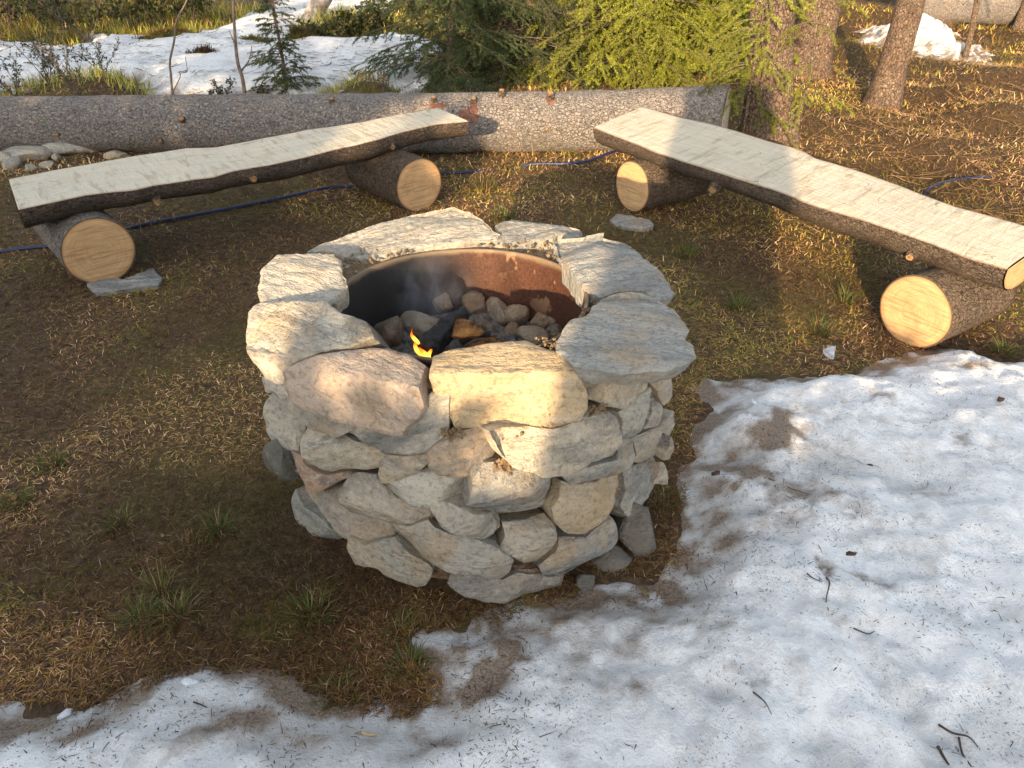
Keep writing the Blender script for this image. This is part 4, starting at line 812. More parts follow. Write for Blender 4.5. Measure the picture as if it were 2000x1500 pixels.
def needles(segA, segB, per_m, ln, wd, cols, r, spread=.85):
    """needle triangles along many twig segments at once"""
    L = np.linalg.norm(segB - segA, axis=1); cnt = np.maximum(1, (L * per_m + r.uniform(0, 1, len(L))).astype(int)); idx = np.repeat(np.arange(len(L)), cnt); N = len(idx)
    t = r.uniform(0, 1, N)[:, None]; P = segA[idx] + (segB - segA)[idx] * t; D = (segB - segA)[idx]; D /= np.linalg.norm(D, axis=1)[:, None] + 1e-9
    q = r.normal(size=(N, 3)); q -= (q * D).sum(1)[:, None] * D; q /= np.linalg.norm(q, axis=1)[:, None] + 1e-9; q[:, 2] += .1
    d = D * .5 + q * spread; d /= np.linalg.norm(d, axis=1)[:, None]; w = np.cross(d, r.normal(size=(N, 3))); w /= np.linalg.norm(w, axis=1)[:, None] + 1e-9
    ll = ln * r.uniform(.7, 1.2, N)[:, None]; V = np.stack([P - w * wd / 2, P + w * wd / 2, P + d * ll], 1).reshape(-1, 3)
    F = np.arange(3 * N).reshape(-1, 3); c = cols[idx] * r.uniform(.75, 1.25, (N, 1)); return V, F, np.repeat(c, 3, 0)
def sticks(A, B, ra, rb):
    """thin 3-sided twigs for many segments at once"""
    N = len(A); D = B - A; D = D / (np.linalg.norm(D, axis=1)[:, None] + 1e-9); u = np.cross(D, np.array([.31, .22, .93])); u /= np.linalg.norm(u, axis=1)[:, None] + 1e-9; v = np.cross(D, u)
    ra = np.broadcast_to(ra, (N,))[:, None]; rb = np.broadcast_to(rb, (N,))[:, None]; ring = [(math.cos(a), math.sin(a)) for a in (0, 2.094, 4.189)]
    V = np.stack([A + ra * (c * u + s * v) for c, s in ring] + [B + rb * (c * u + s * v) for c, s in ring], 1).reshape(-1, 3); i = np.arange(N)[:, None] * 6
    F = np.hstack([i + f for f in ([0, 1, 4], [0, 4, 3], [1, 2, 5], [1, 5, 4], [2, 0, 3], [2, 3, 5])]).reshape(-1, 3); return V, F
def spruce(label, base, H, CR, z0, seed, col, dense=1.0, per_m=330, nl=.016, nw=.0026, R0=.07, droop=.5, bare=.12, group=None, lean=(0, 0), zmax_fine=1.15, name='spruce_tree', bark='bark_tree', az=None, hang=.7, trunk=True):
    r = np.random.default_rng(seed); base = np.asarray(base, float); root = thing(name, label, 'tree', base, group); top = base + [lean[0], lean[1], H]
    if trunk: trunk_tree_bark(root, base, top, R0, .01, seed, .35, 16, 26, bark, .01)
    A, B, RA, C, WA, WB, WR, CA = [], [], [], [], [], [], [], []
    z = z0
    while z < H * .97:
        fine = z < zmax_fine; nb = int((7 if fine else 5) * dense + r.uniform(0, 1.5))
        for k in range(nb):
            a = r.uniform(0, 2 * math.pi) if az is None else r.uniform(*az); L = CR * max(.06, (1 - (z - z0) / (H - z0))) ** .75 * r.uniform(.7, 1.15); zz = z + r.uniform(-.06, .06)
            h = np.array([math.cos(a), math.sin(a), 0]); side = np.array([-h[1], h[0], 0]); c0 = base + (top - base) * (zz / H); c0[2] = base[2] + zz
            s = np.linspace(0, 1, 9); P = c0 + np.outer(s * L, h) + np.outer(L * (.22 * s - droop * s ** 2), [0, 0, 1]) + np.outer(r.uniform(-.06, .06) * L * s * s, side)
            P[:, 2] = np.maximum(P[:, 2], base[2] + .03 + .02 * r.uniform(0, 1, 9))
            WA.append(P[:-1]); WB.append(P[1:]); WR.append(.011 * (L / 1.2) * (1 - s[:-1]) + .0016)
            tint = col * r.uniform(.75, 1.25)
            A.append(P[4:-1]); B.append(P[5:]); C.append(np.repeat(tint[None], 4, 0))
            nt_ = int((L / (.066 if fine else .10)) * dense)
            for j in range(nt_):
                u = r.uniform(bare, 1.0); i = min(7, int(u * 8)); p = P[i] + (P[i + 1] - P[i]) * (u * 8 - i); sg = 1 if j % 2 else -1
                l2 = L * .42 * (1.05 - u * .75) * r.uniform(.6, 1.2) * (1 if fine else 1.5); d = h * r.uniform(.4, .9) + side * sg * r.uniform(.5, 1.0) + np.array([0, 0, -hang * r.uniform(.3, 1.3)]); d /= np.linalg.norm(d)
                q = np.linspace(0, 1, 4)[:, None]; tw = p + d * l2 * q + np.array([0, 0, -1.0]) * (l2 * .22 * q ** 2); tw[:, 2] = np.maximum(tw[:, 2], base[2] + .02)
                WA.append(tw[:-1]); WB.append(tw[1:]); WR.append(np.array([.0026, .002, .0014])); A.append(tw[:-1]); B.append(tw[1:]); t2 = tint * r.uniform(.7, 1.3); C.append(np.repeat(t2[None], 3, 0))
                if fine and l2 > .14:
                    for e in range(int(l2 / .062)):
                        v = r.uniform(.1, .9); p2 = p + d * l2 * v + np.array([0, 0, -1.0]) * (l2 * .22 * v * v); d2 = d + unit(np.cross(d, r.normal(size=3))) * r.uniform(.5, 1.0); d2[2] -= .35; d2 /= np.linalg.norm(d2); l3 = l2 * r.uniform(.25, .5) * (1.1 - v * .6)
                        A.append(p2[None]); B.append((p2 + d2 * l3)[None]); C.append(t2[None] * 1.1); WA.append(p2[None]); WB.append((p2 + d2 * l3)[None]); WR.append(np.array([.0013]))
        z += (.11 if fine else .24) / max(.5, dense) * r.uniform(.8, 1.2)
    A, B, C = np.vstack(A), np.vstack(B), np.vstack(C); hi_ = (A[:, 2] > base[2] + zmax_fine + .1) & (zmax_fine > 0)
    V, F, cc = needles(A[~hi_], B[~hi_], per_m, nl, nw, C[~hi_], r)
    if hi_.any(): V2, F2, c2 = needles(A[hi_], B[hi_], per_m * .16, nl * 2.2, nw * 2.6, C[hi_], r); F = np.vstack([F, F2 + len(V)]); V = np.vstack([V, V2]); cc = np.vstack([cc, c2])
    obj('needle_foliage', V, F, M['needle'], root, attrs={'col': cc}, smooth_=False, origin=base + [0, 0, z0])
    WA, WB, WR = np.vstack(WA), np.vstack(WB), np.hstack(WR); V, F = sticks(WA, WB, WR, WR * .8); obj('branch_wood', V, F, M['wood_twig'], root, attrs={'sc': V}, origin=base + [0, 0, z0])
    return root
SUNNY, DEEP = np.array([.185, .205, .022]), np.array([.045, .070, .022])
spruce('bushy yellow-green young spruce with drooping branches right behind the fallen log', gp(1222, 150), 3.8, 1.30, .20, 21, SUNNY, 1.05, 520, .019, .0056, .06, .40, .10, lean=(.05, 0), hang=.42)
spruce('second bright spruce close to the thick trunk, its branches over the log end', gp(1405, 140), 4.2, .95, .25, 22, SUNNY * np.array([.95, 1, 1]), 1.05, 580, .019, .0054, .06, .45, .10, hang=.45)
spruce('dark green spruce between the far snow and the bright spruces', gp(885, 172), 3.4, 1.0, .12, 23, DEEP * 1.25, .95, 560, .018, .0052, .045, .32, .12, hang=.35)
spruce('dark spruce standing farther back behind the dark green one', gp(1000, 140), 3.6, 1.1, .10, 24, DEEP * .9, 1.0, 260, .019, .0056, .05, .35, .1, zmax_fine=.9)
spruce('thin young spruce sapling standing on the far snow', gp(562, 196), 1.35, .36, .06, 25, DEEP * np.array([1.4, 1.25, 1]), 1.3, 800, .017, .0042, .016, .22, .12, hang=.35)
spruce('low dark green spruce seedling behind the fallen log', gp(752, 190), .32, .26, .03, 26, DEEP * 1.2, .8, 300, .016, .003, .01, .2, .1, name='spruce_seedling')
# thick trunk with low green twigs, and the other trunks on the right
def tall_tree(label, px, py, R, top_px, top_py, H, seed, crown=True, R1=None, low=None, flare=.5):
    b = gp(px, py); k = unit(on_plane(top_px, top_py, b, (0, 1, 0)) - b); root = thing('spruce_tree', label, 'tree', b, 'tall trees on the right'); top = b + k * H
    trunk_tree_bark(root, b, top, R, R1 or R * .35, seed, flare)
    r = np.random.default_rng(seed); A, B, WR = [], [], []
    for _ in range(36):                              # crown limbs high above the picture
        s = r.uniform(.5, 1) if low is None else r.uniform(*low); p = b + (top - b) * s; a = r.uniform(0, 6.28); L = 1.6 * (1.1 - s) * r.uniform(.6, 1.2) + .3; q = np.linspace(0, 1, 6)[:, None]
        P = p + q * L * np.array([math.cos(a), math.sin(a), .05]) - q ** 2 * np.array([0, 0, .4 * L]); A.append(P[:-1]); B.append(P[1:]); WR.append(np.linspace(.02, .004, 5))
        for j in range(8):
            u = r.uniform(.25, 1); pp = p + u * L * np.array([math.cos(a), math.sin(a), .05]) - u * u * np.array([0, 0, .4 * L]); e = pp + np.array([r.normal() * .2, r.normal() * .2, -.3 * r.uniform(.4, 1.2)]); A.append(pp[None]); B.append(e[None]); WR.append(np.array([.004]))
    A, B, WR = np.vstack(A), np.vstack(B), np.hstack(WR); V, F = sticks(A, B, WR, WR * .8); obj('branch_wood', V, F, M['wood_twig'], root, attrs={'sc': V}, origin=b + [0, 0, H * .5])
    V, F, cc = needles(A, B, 90, .05, .012, np.repeat((DEEP * 1.1)[None], len(A), 0), r); obj('needle_foliage', V, F, M['needle'], root, attrs={'col': cc}, smooth_=False, origin=b + [0, 0, H * .5])
    return root
tall_tree('thick lichen-flecked spruce trunk with low green twigs beside the log end', 1502, 276, .168, 1508, 0, 9, 31)
tall_tree('smooth brown twin trunk behind the thick spruce trunk', 1572, 142, .21, 1604, 0, 9, 32)
tall_tree('slender leaning trunk casting a shadow on the brown litter', 1722, 208, .125, 1778, 0, 8, 33, flare=.45)
tall_tree('thin reddish stem standing at the right end of the snow mound', 1884, 118, .035, 1912, 0, 3.2, 34, flare=.1, R1=.012)
tall_tree('forked brown trunk base behind the snow mound at the top edge', 1822, 34, .30, 1830, -60, 9, 35)
b0 = gp(1490, 250); spruce('drooping green spruce twigs growing low around the thick trunk', gp(1448, 288), 2.4, .50, .30, 36, SUNNY, .9, 850, .019, .0042, .012, .6, .05, name='spruce_sapling', hang=.6)
spruce('green spruce twigs drooping over the right side of the thick trunk', gp(1552, 282), 2.2, .40, .42, 37, SUNNY, .55, 850, .019, .0042, .010, .6, .05, name='spruce_sapling', hang=.6)
flr = log('fallen_log', 'distant weathered grey log lying in the dark wood at top right', (6.2, 13.2, .45), (13, 12.2, .5), .42, .5, 'bark_grey', 'cut_pale', 17, 60, 40)
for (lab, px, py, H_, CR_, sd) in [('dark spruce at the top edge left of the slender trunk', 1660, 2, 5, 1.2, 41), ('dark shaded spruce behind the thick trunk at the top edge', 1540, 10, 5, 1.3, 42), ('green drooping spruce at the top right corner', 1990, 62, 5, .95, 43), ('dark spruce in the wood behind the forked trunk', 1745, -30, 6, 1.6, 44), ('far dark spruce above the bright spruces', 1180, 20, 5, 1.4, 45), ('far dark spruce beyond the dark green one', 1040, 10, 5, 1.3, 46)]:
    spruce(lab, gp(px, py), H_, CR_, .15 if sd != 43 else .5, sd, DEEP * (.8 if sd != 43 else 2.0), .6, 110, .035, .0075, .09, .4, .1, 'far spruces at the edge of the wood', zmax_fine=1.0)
# bent birch trunk on the far snow
bb = gp(598, 50); root = thing('birch_tree', 'bent birch trunk with peeling bark rising from the far snow', 'tree', bb)
P = catmull(np.array([bb + [0, 0, -.05], bb + [.18, 0, .22], bb + [.42, .05, .52], bb + [.5, .05, .75], bb + [.55, 0, 1.3], bb + [.7, 0, 3.0]]), 8); R = np.linspace(.15, .05, len(P)); V, F = tube(P, R, 16, wob=.1, seed=4)
obj('trunk', V, F, M['birch'], root, attrs={'sc': V}, origin=bb)
Pb = []; r = np.random.default_rng(8)
for _ in range(22): p = P[r.integers(16, len(P))]; e = p + np.array([r.normal() * .4, r.normal() * .3, r.uniform(-.35, .5)]); Pb.append((p, e))
V, F = sticks(np.array([a for a, b in Pb]), np.array([b for a, b in Pb]), .008, .003); obj('twig_wood', V, F, M['wood_twig'], root, attrs={'sc': V}, origin=bb)
# bare saplings in front of the far snow
def sapling(label, pts, R, side, seed):
    base = gp(*pts[0]); P = [base]
    for (x, y) in pts[1:]: P.append(on_plane(x, y, base, (0, 1, 0)))
    root = thing('bare_sapling', label, 'sapling', base, 'bare saplings behind the fallen log'); P = catmull(np.array(P), 6); V, F = tube(P, np.linspace(R, R * .55, len(P)), 8, wob=.1, seed=seed); obj('stem', V, F, M['wood_twig'], root, attrs={'sc': V}, origin=base)
    r = np.random.default_rng(seed)
    for q, br_ in enumerate(side):
        Q = catmull(np.array([on_plane(x, y, base + [0, r.uniform(-.05, .05), 0], (0, 1, 0)) for x, y in br_]), 5); V, F = tube(Q, np.linspace(R * .45, R * .2, len(Q)), 6); obj('twig', V, F, M['wood_twig'], root, attrs={'sc': V}, origin=Q[0])
sapling('slim bare sapling with crooked side twigs, left of the purplish one', [(338, 200), (334, 150), (332, 120), (340, 80), (345, 40), (365, 0), (380, -60)], .012, [[(336, 182), (352, 150), (350, 140), (365, 140), (362, 110)], [(335, 130), (352, 126)], [(337, 185), (312, 190)], [(338, 195), (370, 185), (398, 178)]], 3)
sapling('purplish bare sapling stem between the slim one and the spruce sapling', [(480, 202), (474, 155), (464, 120), (459, 70), (455, 0), (452, -70)], .019, [[(470, 140), (486, 118), (492, 90)], [(460, 90), (448, 60)]], 4)
# leafy shrubs before the far snow and thickets behind it
def shrub(label, base, H_, spread_, nst, leaf_n, seed, col, group, leaf=.022, name='shrub', wood='wood_twig', fan=3):
    r = np.random.default_rng(seed); root = thing(name, label, 'shrub', base, group); A, B, W, LP, LD = [], [], [], [], []
    for k in range(nst):
        a = r.uniform(0, 6.28); L = H_ * r.uniform(.55, 1.1); d = unit([math.cos(a) * spread_, math.sin(a) * spread_, 1.0]); p = np.asarray(base) + [r.normal() * .012, r.normal() * .012, -.01]
        for i in range(6):
            q = p + d * L / 6; A.append(p); B.append(q); W.append(.006 * (1 - i / 7.5)); d = unit(d + r.normal(size=3) * .16)
            if i > 0:
                for f in range(fan):
                    sd = unit(d + r.normal(size=3) * .8); e = q + sd * L * r.uniform(.10, .28); A.append(q); B.append(e); W.append(.0022)
                    for u in r.uniform(.2, 1.05, leaf_n): LP.append(q + (e - q) * u); LD.append(unit(sd * .5 + r.normal(size=3)))
            p = q
    A, B, W = np.array(A), np.array(B), np.array(W); V, F = sticks(A, B, W, W * .75); obj('stems', V, F, M[wood], root, attrs={'sc': V}, origin=base).name = 'stem_wood'
    P, D = np.array(LP), np.array(LD); N = len(P); s = np.cross(D, r.normal(size=(N, 3))); s /= np.linalg.norm(s, axis=1)[:, None]; ll = leaf * r.uniform(.7, 1.3, (N, 1))
    V = np.stack([P, P + D * ll * .5 + s * ll * .28, P + D * ll, P + D * ll * .5 - s * ll * .28], 1).reshape(-1, 3); i = np.arange(N)[:, None] * 4; F = np.hstack([i + [0, 1, 2], i + [0, 2, 3]]).reshape(-1, 3)
    c = np.repeat(col[None] * r.uniform(.6, 1.4, (N, 1)) * np.array([1, 1, 1]) + r.uniform(0, .012, (N, 1)), 4, 0); obj('foliage', V, F, M['blade'], root, attrs={'col': c}, smooth_=False, origin=np.asarray(base) + [0, 0, .2])
    return root
JUN = np.array([.055, .060, .026])
for i, (px, py, H_, sp, n_, lab) in enumerate([(100, 182, .75, .45, 7, 'leafy shrub with tall thin stems on the moss hummock'), (150, 176, .70, .35, 7, 'dense leafy shrub in the middle of the moss hummock'), (210, 180, .48, .22, 5, 'small upright leafy shrub at the right of the moss hummock'), (35, 190, .50, .7, 6, 'low arching shrub at the left frame edge before the snow'),
        (440, 204, .28, .35, 5, 'low shrub at the foot of the purplish sapling'), (505, 202, .22, .4, 4, 'tiny shrub between the purplish sapling and the spruce sapling'), (408, 206, .16, .5, 4, 'tiny leafy sprig just above the fallen log')]):
    shrub(lab, gp(px, py), H_, sp, n_, 5, 60 + i, JUN, 'leafy shrubs before the far snow')
THK = [(20, 62, 1.2), (95, 66, 1.1), (165, 52, 1.2), (235, 56, 1.2), (310, 66, 1.1), (375, 58, 1.0), (-70, 60, 1.4), (60, 20, 1.6), (190, 10, 1.6), (330, 14, 1.5), (430, 22, 1.1), (-170, 40, 1.6), (700, 58, .5), (640, 66, .4), (735, 62, .5)]
for i, (px, py, H_) in enumerate(THK):
    lab = ['dark thicket bush at the left end of the far snow edge', 'bushy thicket second from the left along the snow edge', 'thicket bush above the notch in the snow edge', 'thicket bush over the bulge of the far snow', 'olive thicket bush left of the orange moss', 'olive bush with pale dead twigs right of the orange moss', 'bush just left of the frame beyond the snow', 'tall back-row bush at the top left corner', 'tall back-row bush left of the slim sapling', 'tall back-row bush behind the slim sapling', 'small bush beside the purplish sapling top', 'far bush outside the left frame edge', 'low brown heather bush between the two snow fields', 'lowest heather bush by the birch foot', 'heather bush left of the dark green spruce'][i]
    shrub(lab, gp(px, py), H_, .55, 12, 7, 80 + i, np.array([.05, .056, .016]) * (1.5 if 2 < i < 6 else 1.0) * (.7 if i in (0, 7, 11) else 1), 'thicket bushes beyond the far snow', leaf=.055, fan=3)

# unseen spruces shading the foreground, plus an added hedge and post to block sun
def shade_tree(label, u, Yb, H_, CR_, seed, z0=.1, dense=1.15, pm=110):
    x = u + .258 * Yb
    return spruce(label, (x, Yb, gz(x, Yb)[0]), H_, CR_, z0, seed, DEEP, dense, pm, .10, .040, .05, .25, .02, 'spruces behind the viewer', zmax_fine=0.0, hang=.6)
SH = [(-.9, -5.0, 2.3, .95), (-.2, -5.5, 2.15, .9), (.6, -5.2, 1.75, .9), (1.3, -5.4, 1.75, .9), (2.0, -5.2, 1.75, .95), (2.8, -5.5, 1.85, 1.0), (3.6, -5.2, 1.9, 1.0), (4.5, -5.5, 2.0, 1.1), (-1.7, -4.6, 2.0, .9), (-2.5, -5.2, 4.2, 1.3), (-3.4, -4.6, 4.4, 1.4), (-4.6, -5.4, 4.6, 1.6), (-6.0, -5.0, 5.0, 1.7), (-7.6, -5.5, 5.0, 1.8), (-3.0, -6.5, 4.4, 1.3), (-1.9, -6.4, 3.2, 1.0), (.2, -6.4, 2.3, 1.0), (1.0, -6.5, 2.0, 1.0), (1.7, -6.4, 2.0, 1.0), (2.4, -6.5, 2.0, 1.0), (3.2, -6.4, 2.1, 1.0), (4.0, -6.5, 2.2, 1.0), (-.6, -6.4, 2.6, 1.0), (-5.4, -6.6, 5, 1.6), (-4.0, -6.6, 5, 1.5), (-7.0, -6.8, 5.4, 1.8), (-9.2, -5.5, 5.5, 2.0), (.40, -4.6, 1.6, .7), (.85, -4.7, 1.6, .7), (1.3, -4.6, 1.6, .7), (1.8, -4.6, 1.6, .7)]
LAB_S = 'young spruce standing in the row behind the viewer'
sp3 = [shade_tree(LAB_S, u, y, h_, c_, 500 + k) for k, (u, y, h_, c_) in enumerate(SH[:3])]
def copy_tree(p0, loc, rz, scl):
    c0 = p0.copy(); COL.objects.link(c0); c0.location = loc; c0.rotation_euler = (0, 0, rz); c0.scale = scl
    for ch in p0.children: d0 = ch.copy(); COL.objects.link(d0); d0.parent = c0
    return c0
for i, (u, y, h_, c_) in enumerate(SH[3:]):
    k = i % 3; copy_tree(sp3[k], (u + .258 * y, y, gz(u + .258 * y, y)[0]), i * 1.9, (c_ / SH[k][3], c_ / SH[k][3], h_ / SH[k][2]))
protos = [shade_tree('low young spruce in the dense hedge behind the viewer', -1.3, -3.7, 1.62, .55, 560, .05, 2.0, 200), shade_tree('low young spruce in the dense hedge behind the viewer', -1.0, -3.85, 1.58, .55, 561, .05, 2.0, 200)]  # hedge added out of view, its height shaped to block the low sun
for i in range(60):
    u_ = -1.9 + i * .09; yy = (-3.75, -3.5, -4.0)[i % 3] + .08 * math.sin(i * 2.1); hs_ = (1.12 if u_ < -.52 else .97 if u_ < .2 else .85 if u_ < .5 else .95 if u_ < .9 else .93) * (1.0, .965, 1.035)[i % 3]
    copy_tree(protos[i % 2], (u_ + .258 * yy, yy, 0), i * 1.3, (1, 1, hs_ + .02 * math.sin(i * 4.7)))
x = .06 - .258 * 4.2; tb = np.array([x, -4.2, 0]); root = thing('shadow_trunk', 'broken-off dead spruce stump standing behind the viewer', 'stump', tb); trunk_tree_bark(root, tb, tb + [0, 0, 2.75], .37, .33, 77, .1)  # unseen trunk added to cast the photographer's shadow band across the right bench

# ------------------------------------------------------------------ grass, litter and debris
def scatter(N, rmin, rmax, half, r, power=2.0):
    u = r.uniform(0, 1, N); e = 2 - power
    rr = np.exp(np.log(rmin) + u * np.log(rmax / rmin)) if abs(e) < 1e-6 else (rmin ** e + u * (rmax ** e - rmin ** e)) ** (1 / e)
    a = r.uniform(-half, half, N); return rr * np.sin(a), rr * np.cos(a), rr
def palette(cols, w, N, r):
    c = np.array(cols)[r.choice(len(cols), N, p=np.array(w) / sum(w))]; return c * r.uniform(.65, 1.35, (N, 1))
r = np.random.default_rng(99)
X, Y, RR = scatter(400000, .7, 15, math.radians(50), r); P = np.c_[X, Y]
sdF, sdB, sdM = poly_sd(P, SNOW_F), poly_sd(P, SNOW_B), poly_sd(P, MOUND_R)
ok = (sdF < .0 + .05 * fbm(P * 7, 2, 3)) & (sdB < .1) & (sdM < .1) & (np.hypot(X - PC[0], Y - PC[1]) > .5)
X, Y, RR, P = X[ok], Y[ok], RR[ok], P[ok]; N = len(X)
zn = smooth((X - 1.2 - .12 * Y) / 1.2) * smooth((Y - 3.2) / 1.6); gr = fbm(P * .9, 3, 51); gr2 = fbm(P * 3.5, 3, 55)
base_c = palette([(.060, .032, .016), (.155, .085, .038), (.27, .175, .09), (.14, .105, .018), (.48, .38, .25)], [4, 8, 3.5, 3.5, .35], N, r)
straw = palette([(.42, .32, .17), (.29, .22, .09), (.17, .16, .04), (.14, .085, .04)], [3, 4, 3, 3], N, r)
moss = palette([(.15, .14, .022), (.11, .115, .02), (.22, .16, .04)], [4, 3, 3], N, r)
litter = palette([(.20, .12, .05), (.13, .075, .032), (.30, .20, .10), (.40, .31, .2), (.16, .14, .03)], [5, 4, 4, 1.5, 4], N, r)
pick = r.uniform(0, 1, N)
back = smooth((Y - 2.2) / 2.2)
c = np.where((pick < .35 * back + .25 * smooth(gr * 2.5))[:, None], straw, base_c)
c = np.where(((gr2 > .12) & (r.uniform(0, 1, N) < .55) & (gr < .25))[:, None], moss, c)
c = np.where((r.uniform(0, 1, N) < zn * .9)[:, None], litter, c)
mossy = smooth(fbm(P * .8 + 5, 3, 91) * 2.2 + .25 + .18 * (Y - 7)) * (r.uniform(0, 1, N) < .75) * zn > .4; c = np.where(mossy[:, None], palette([(.24, .19, .035), (.17, .16, .03), (.30, .20, .06)], [3, 3, 2], N, r), c)
farL = (Y > 7.5) & (X < -.5); c = np.where((farL & (r.uniform(0, 1, N) < .8))[:, None], palette([(.10, .13, .022), (.15, .16, .03), (.20, .15, .04)], [4, 3, 2], N, r), c)
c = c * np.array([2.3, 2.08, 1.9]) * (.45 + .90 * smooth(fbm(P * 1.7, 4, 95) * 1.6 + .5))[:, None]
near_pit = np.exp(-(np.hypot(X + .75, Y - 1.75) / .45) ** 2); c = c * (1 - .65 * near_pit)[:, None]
ln = r.uniform(.010, .036, N) * np.maximum(1, RR / 5) * (1 + .5 * back) * np.where(farL, 2.0, 1); wd = r.uniform(.0012, .0025, N) * np.maximum(1, RR / 2.4)
tilt = np.abs(r.normal(.18, .28, N)) + .15 * back + np.where(farL, .7, 0)
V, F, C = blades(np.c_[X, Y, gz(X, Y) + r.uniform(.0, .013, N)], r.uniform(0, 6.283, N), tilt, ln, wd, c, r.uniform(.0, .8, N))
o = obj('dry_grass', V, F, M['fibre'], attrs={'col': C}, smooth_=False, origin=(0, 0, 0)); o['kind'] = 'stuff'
# green tufts, each a thing
def tuft(label, px, py, n_, H_, rad, seed, mixg=.6, red=0.0):
    r = np.random.default_rng(seed); b = gp(px, py); a = r.uniform(0, 6.28, n_); d = rad * np.sqrt(r.uniform(0, 1, n_)); P = np.c_[b[0] + d * np.cos(a), b[1] + d * np.sin(a), np.full(n_, b[2] - .004)]
    g_ = palette([(.11, .15, .03), (.17, .18, .05), (.09, .12, .03)], [3, 2, 2], n_, r); s_ = palette([(.30, .23, .12), (.20, .12, .05), (.16, .075, .03)], [3, 2, 1 + 6 * red], n_, r); c = np.where((r.uniform(0, 1, n_) < mixg)[:, None], g_, s_)
    V, F, C = blades(P, a + r.normal(0, .7, n_), r.uniform(.55, 1.35, n_), H_ * r.uniform(.5, 1.2, n_), np.full(n_, .0026) * max(1, b[1] / 2.4), c, r.uniform(.2, 1.0, n_))
    return tag(obj('grass_tuft', V, F, M['blade'], attrs={'col': C}, smooth_=False, origin=b), label, 'grass tuft', 'green grass tufts')
for i, t_ in enumerate([(100, 910, 130, .07, .035, .75, 0, 'green tuft left of the pit, upper one near the left edge'), (32, 985, 130, .07, .035, .8, 0, 'green tuft at the left frame edge below the upper one'), (235, 1025, 90, .08, .03, .5, 0, 'pale straggly tuft right of the edge tuft'), (425, 1040, 110, .08, .03, .7, 0, 'green tuft behind the reddish grass clump'), (370, 1075, 170, .05, .05, .1, 1, 'reddish brown grass clump left of the pit'),
        (275, 1215, 130, .08, .032, .75, 0, 'green tuft at the left of the three-tuft cluster near the ice'), (315, 1160, 90, .10, .025, .45, 0, 'tall bleached tuft at the back of the three-tuft cluster'), (345, 1205, 150, .08, .035, .55, .2, 'yellowish tuft at the right of the three-tuft cluster'), (610, 1200, 150, .08, .045, .5, .4, 'half dry tuft in front of the pit at the left'), (790, 1235, 80, .07, .03, .6, 0, 'thin tuft by the ice edge in front of the pit'),
        (800, 1305, 160, .06, .04, .7, .3, 'mossy tuft sunk in the ice in front of the pit'), (660, 1360, 110, .06, .045, .45, .2, 'dry tuft at the ice edge bottom centre'), (1440, 600, 120, .08, .05, .8, 0, 'green tuft right of the pit beside the right slab'), (1600, 650, 140, .09, .05, .6, 0, 'sunlit tuft left of the thick support log'), (1340, 500, 110, .08, .05, .8, 0, 'green tuft behind the right slabs of the pit'),
        (1650, 590, 110, .09, .04, .7, .3, 'upright tuft in the shade behind the thick support log'), (945, 370, 160, .12, .07, .35, 0, 'straw coloured tuft right of the orange support log'), (985, 425, 140, .10, .06, .7, 0, 'green tuft directly behind the pit'), (1960, 690, 90, .08, .04, .8, 0, 'green tuft at the right frame edge above the snow'), (1645, 1033, 60, .03, .03, .9, 0, 'tiny green sprig lying on the snow'), (1300, 980, 90, .06, .05, .3, .2, 'dry grass at the right foot of the pit'), (1490, 775, 50, .03, .02, .6, 0, 'moss sprig in the melt hole of the snow'), (1350, 860, 140, .035, .08, .5, .2, 'mossy strip along the right foot of the pit'), (1280, 1180, 40, .05, .02, .3, 0, 'few dry blades sticking out of the near snow')]):
    tuft(t_[7], t_[0], t_[1], t_[2], t_[3], t_[4], 900 + i, t_[5], t_[6])
# needles and crumbs melted onto the snow
def snow_z(ob):
    me = ob.data; n = len(me.vertices); co = np.empty(n * 3, np.float32); me.vertices.foreach_get('co', co); return co.reshape(-1, 3)
SV = snow_z(snow); key = {(int(round((x + 2.6) / .016)), int(round((y - .42) / .016))): z for x, y, z in SV}
def sz(x, y): return np.array([key.get((int(round((a + 2.6) / .016)), int(round((b - .42) / .016))), np.nan) for a, b in zip(np.atleast_1d(x), np.atleast_1d(y))])
r = np.random.default_rng(123); N = 46000; X, Y, RR = scatter(N, .62, 3.8, math.radians(52), r, 1.4); P = np.c_[X, Y]
cl = fbm(P * 4, 3, 71); dm = np.zeros(N)
for (dx, dy, rx, ry, a, w) in dirts: dm = np.maximum(dm, w * np.exp(-((X - dx) ** 2 + (Y - dy) ** 2) / (1.8 * (rx * rx + ry * ry))))
Z = sz(X, Y); ok = (poly_sd(P, SNOW_F) > .02) & ~np.isnan(Z) & (r.uniform(0, 1, N) < np.clip(.02 + 1.3 * cl + .9 * dm, .035, 1)); X, Y, Z = X[ok], Y[ok], Z[ok]; N = len(X)
c = palette([(.035, .022, .015), (.10, .05, .027), (.19, .10, .05), (.34, .25, .15)], [4, 4, 3, 1], N, r)
V, F, C = blades(np.c_[X, Y, Z + .002], r.uniform(0, 6.28, N), r.normal(.03, .1, N), np.exp(r.normal(math.log(.0065), .75, N)), r.uniform(.0011, .0026, N), c, r.normal(0, .35, N))
o = obj('needle_litter', V, F, M['debris'], attrs={'col': C}, smooth_=False, origin=(0, 0, 0)); o['kind'] = 'stuff'
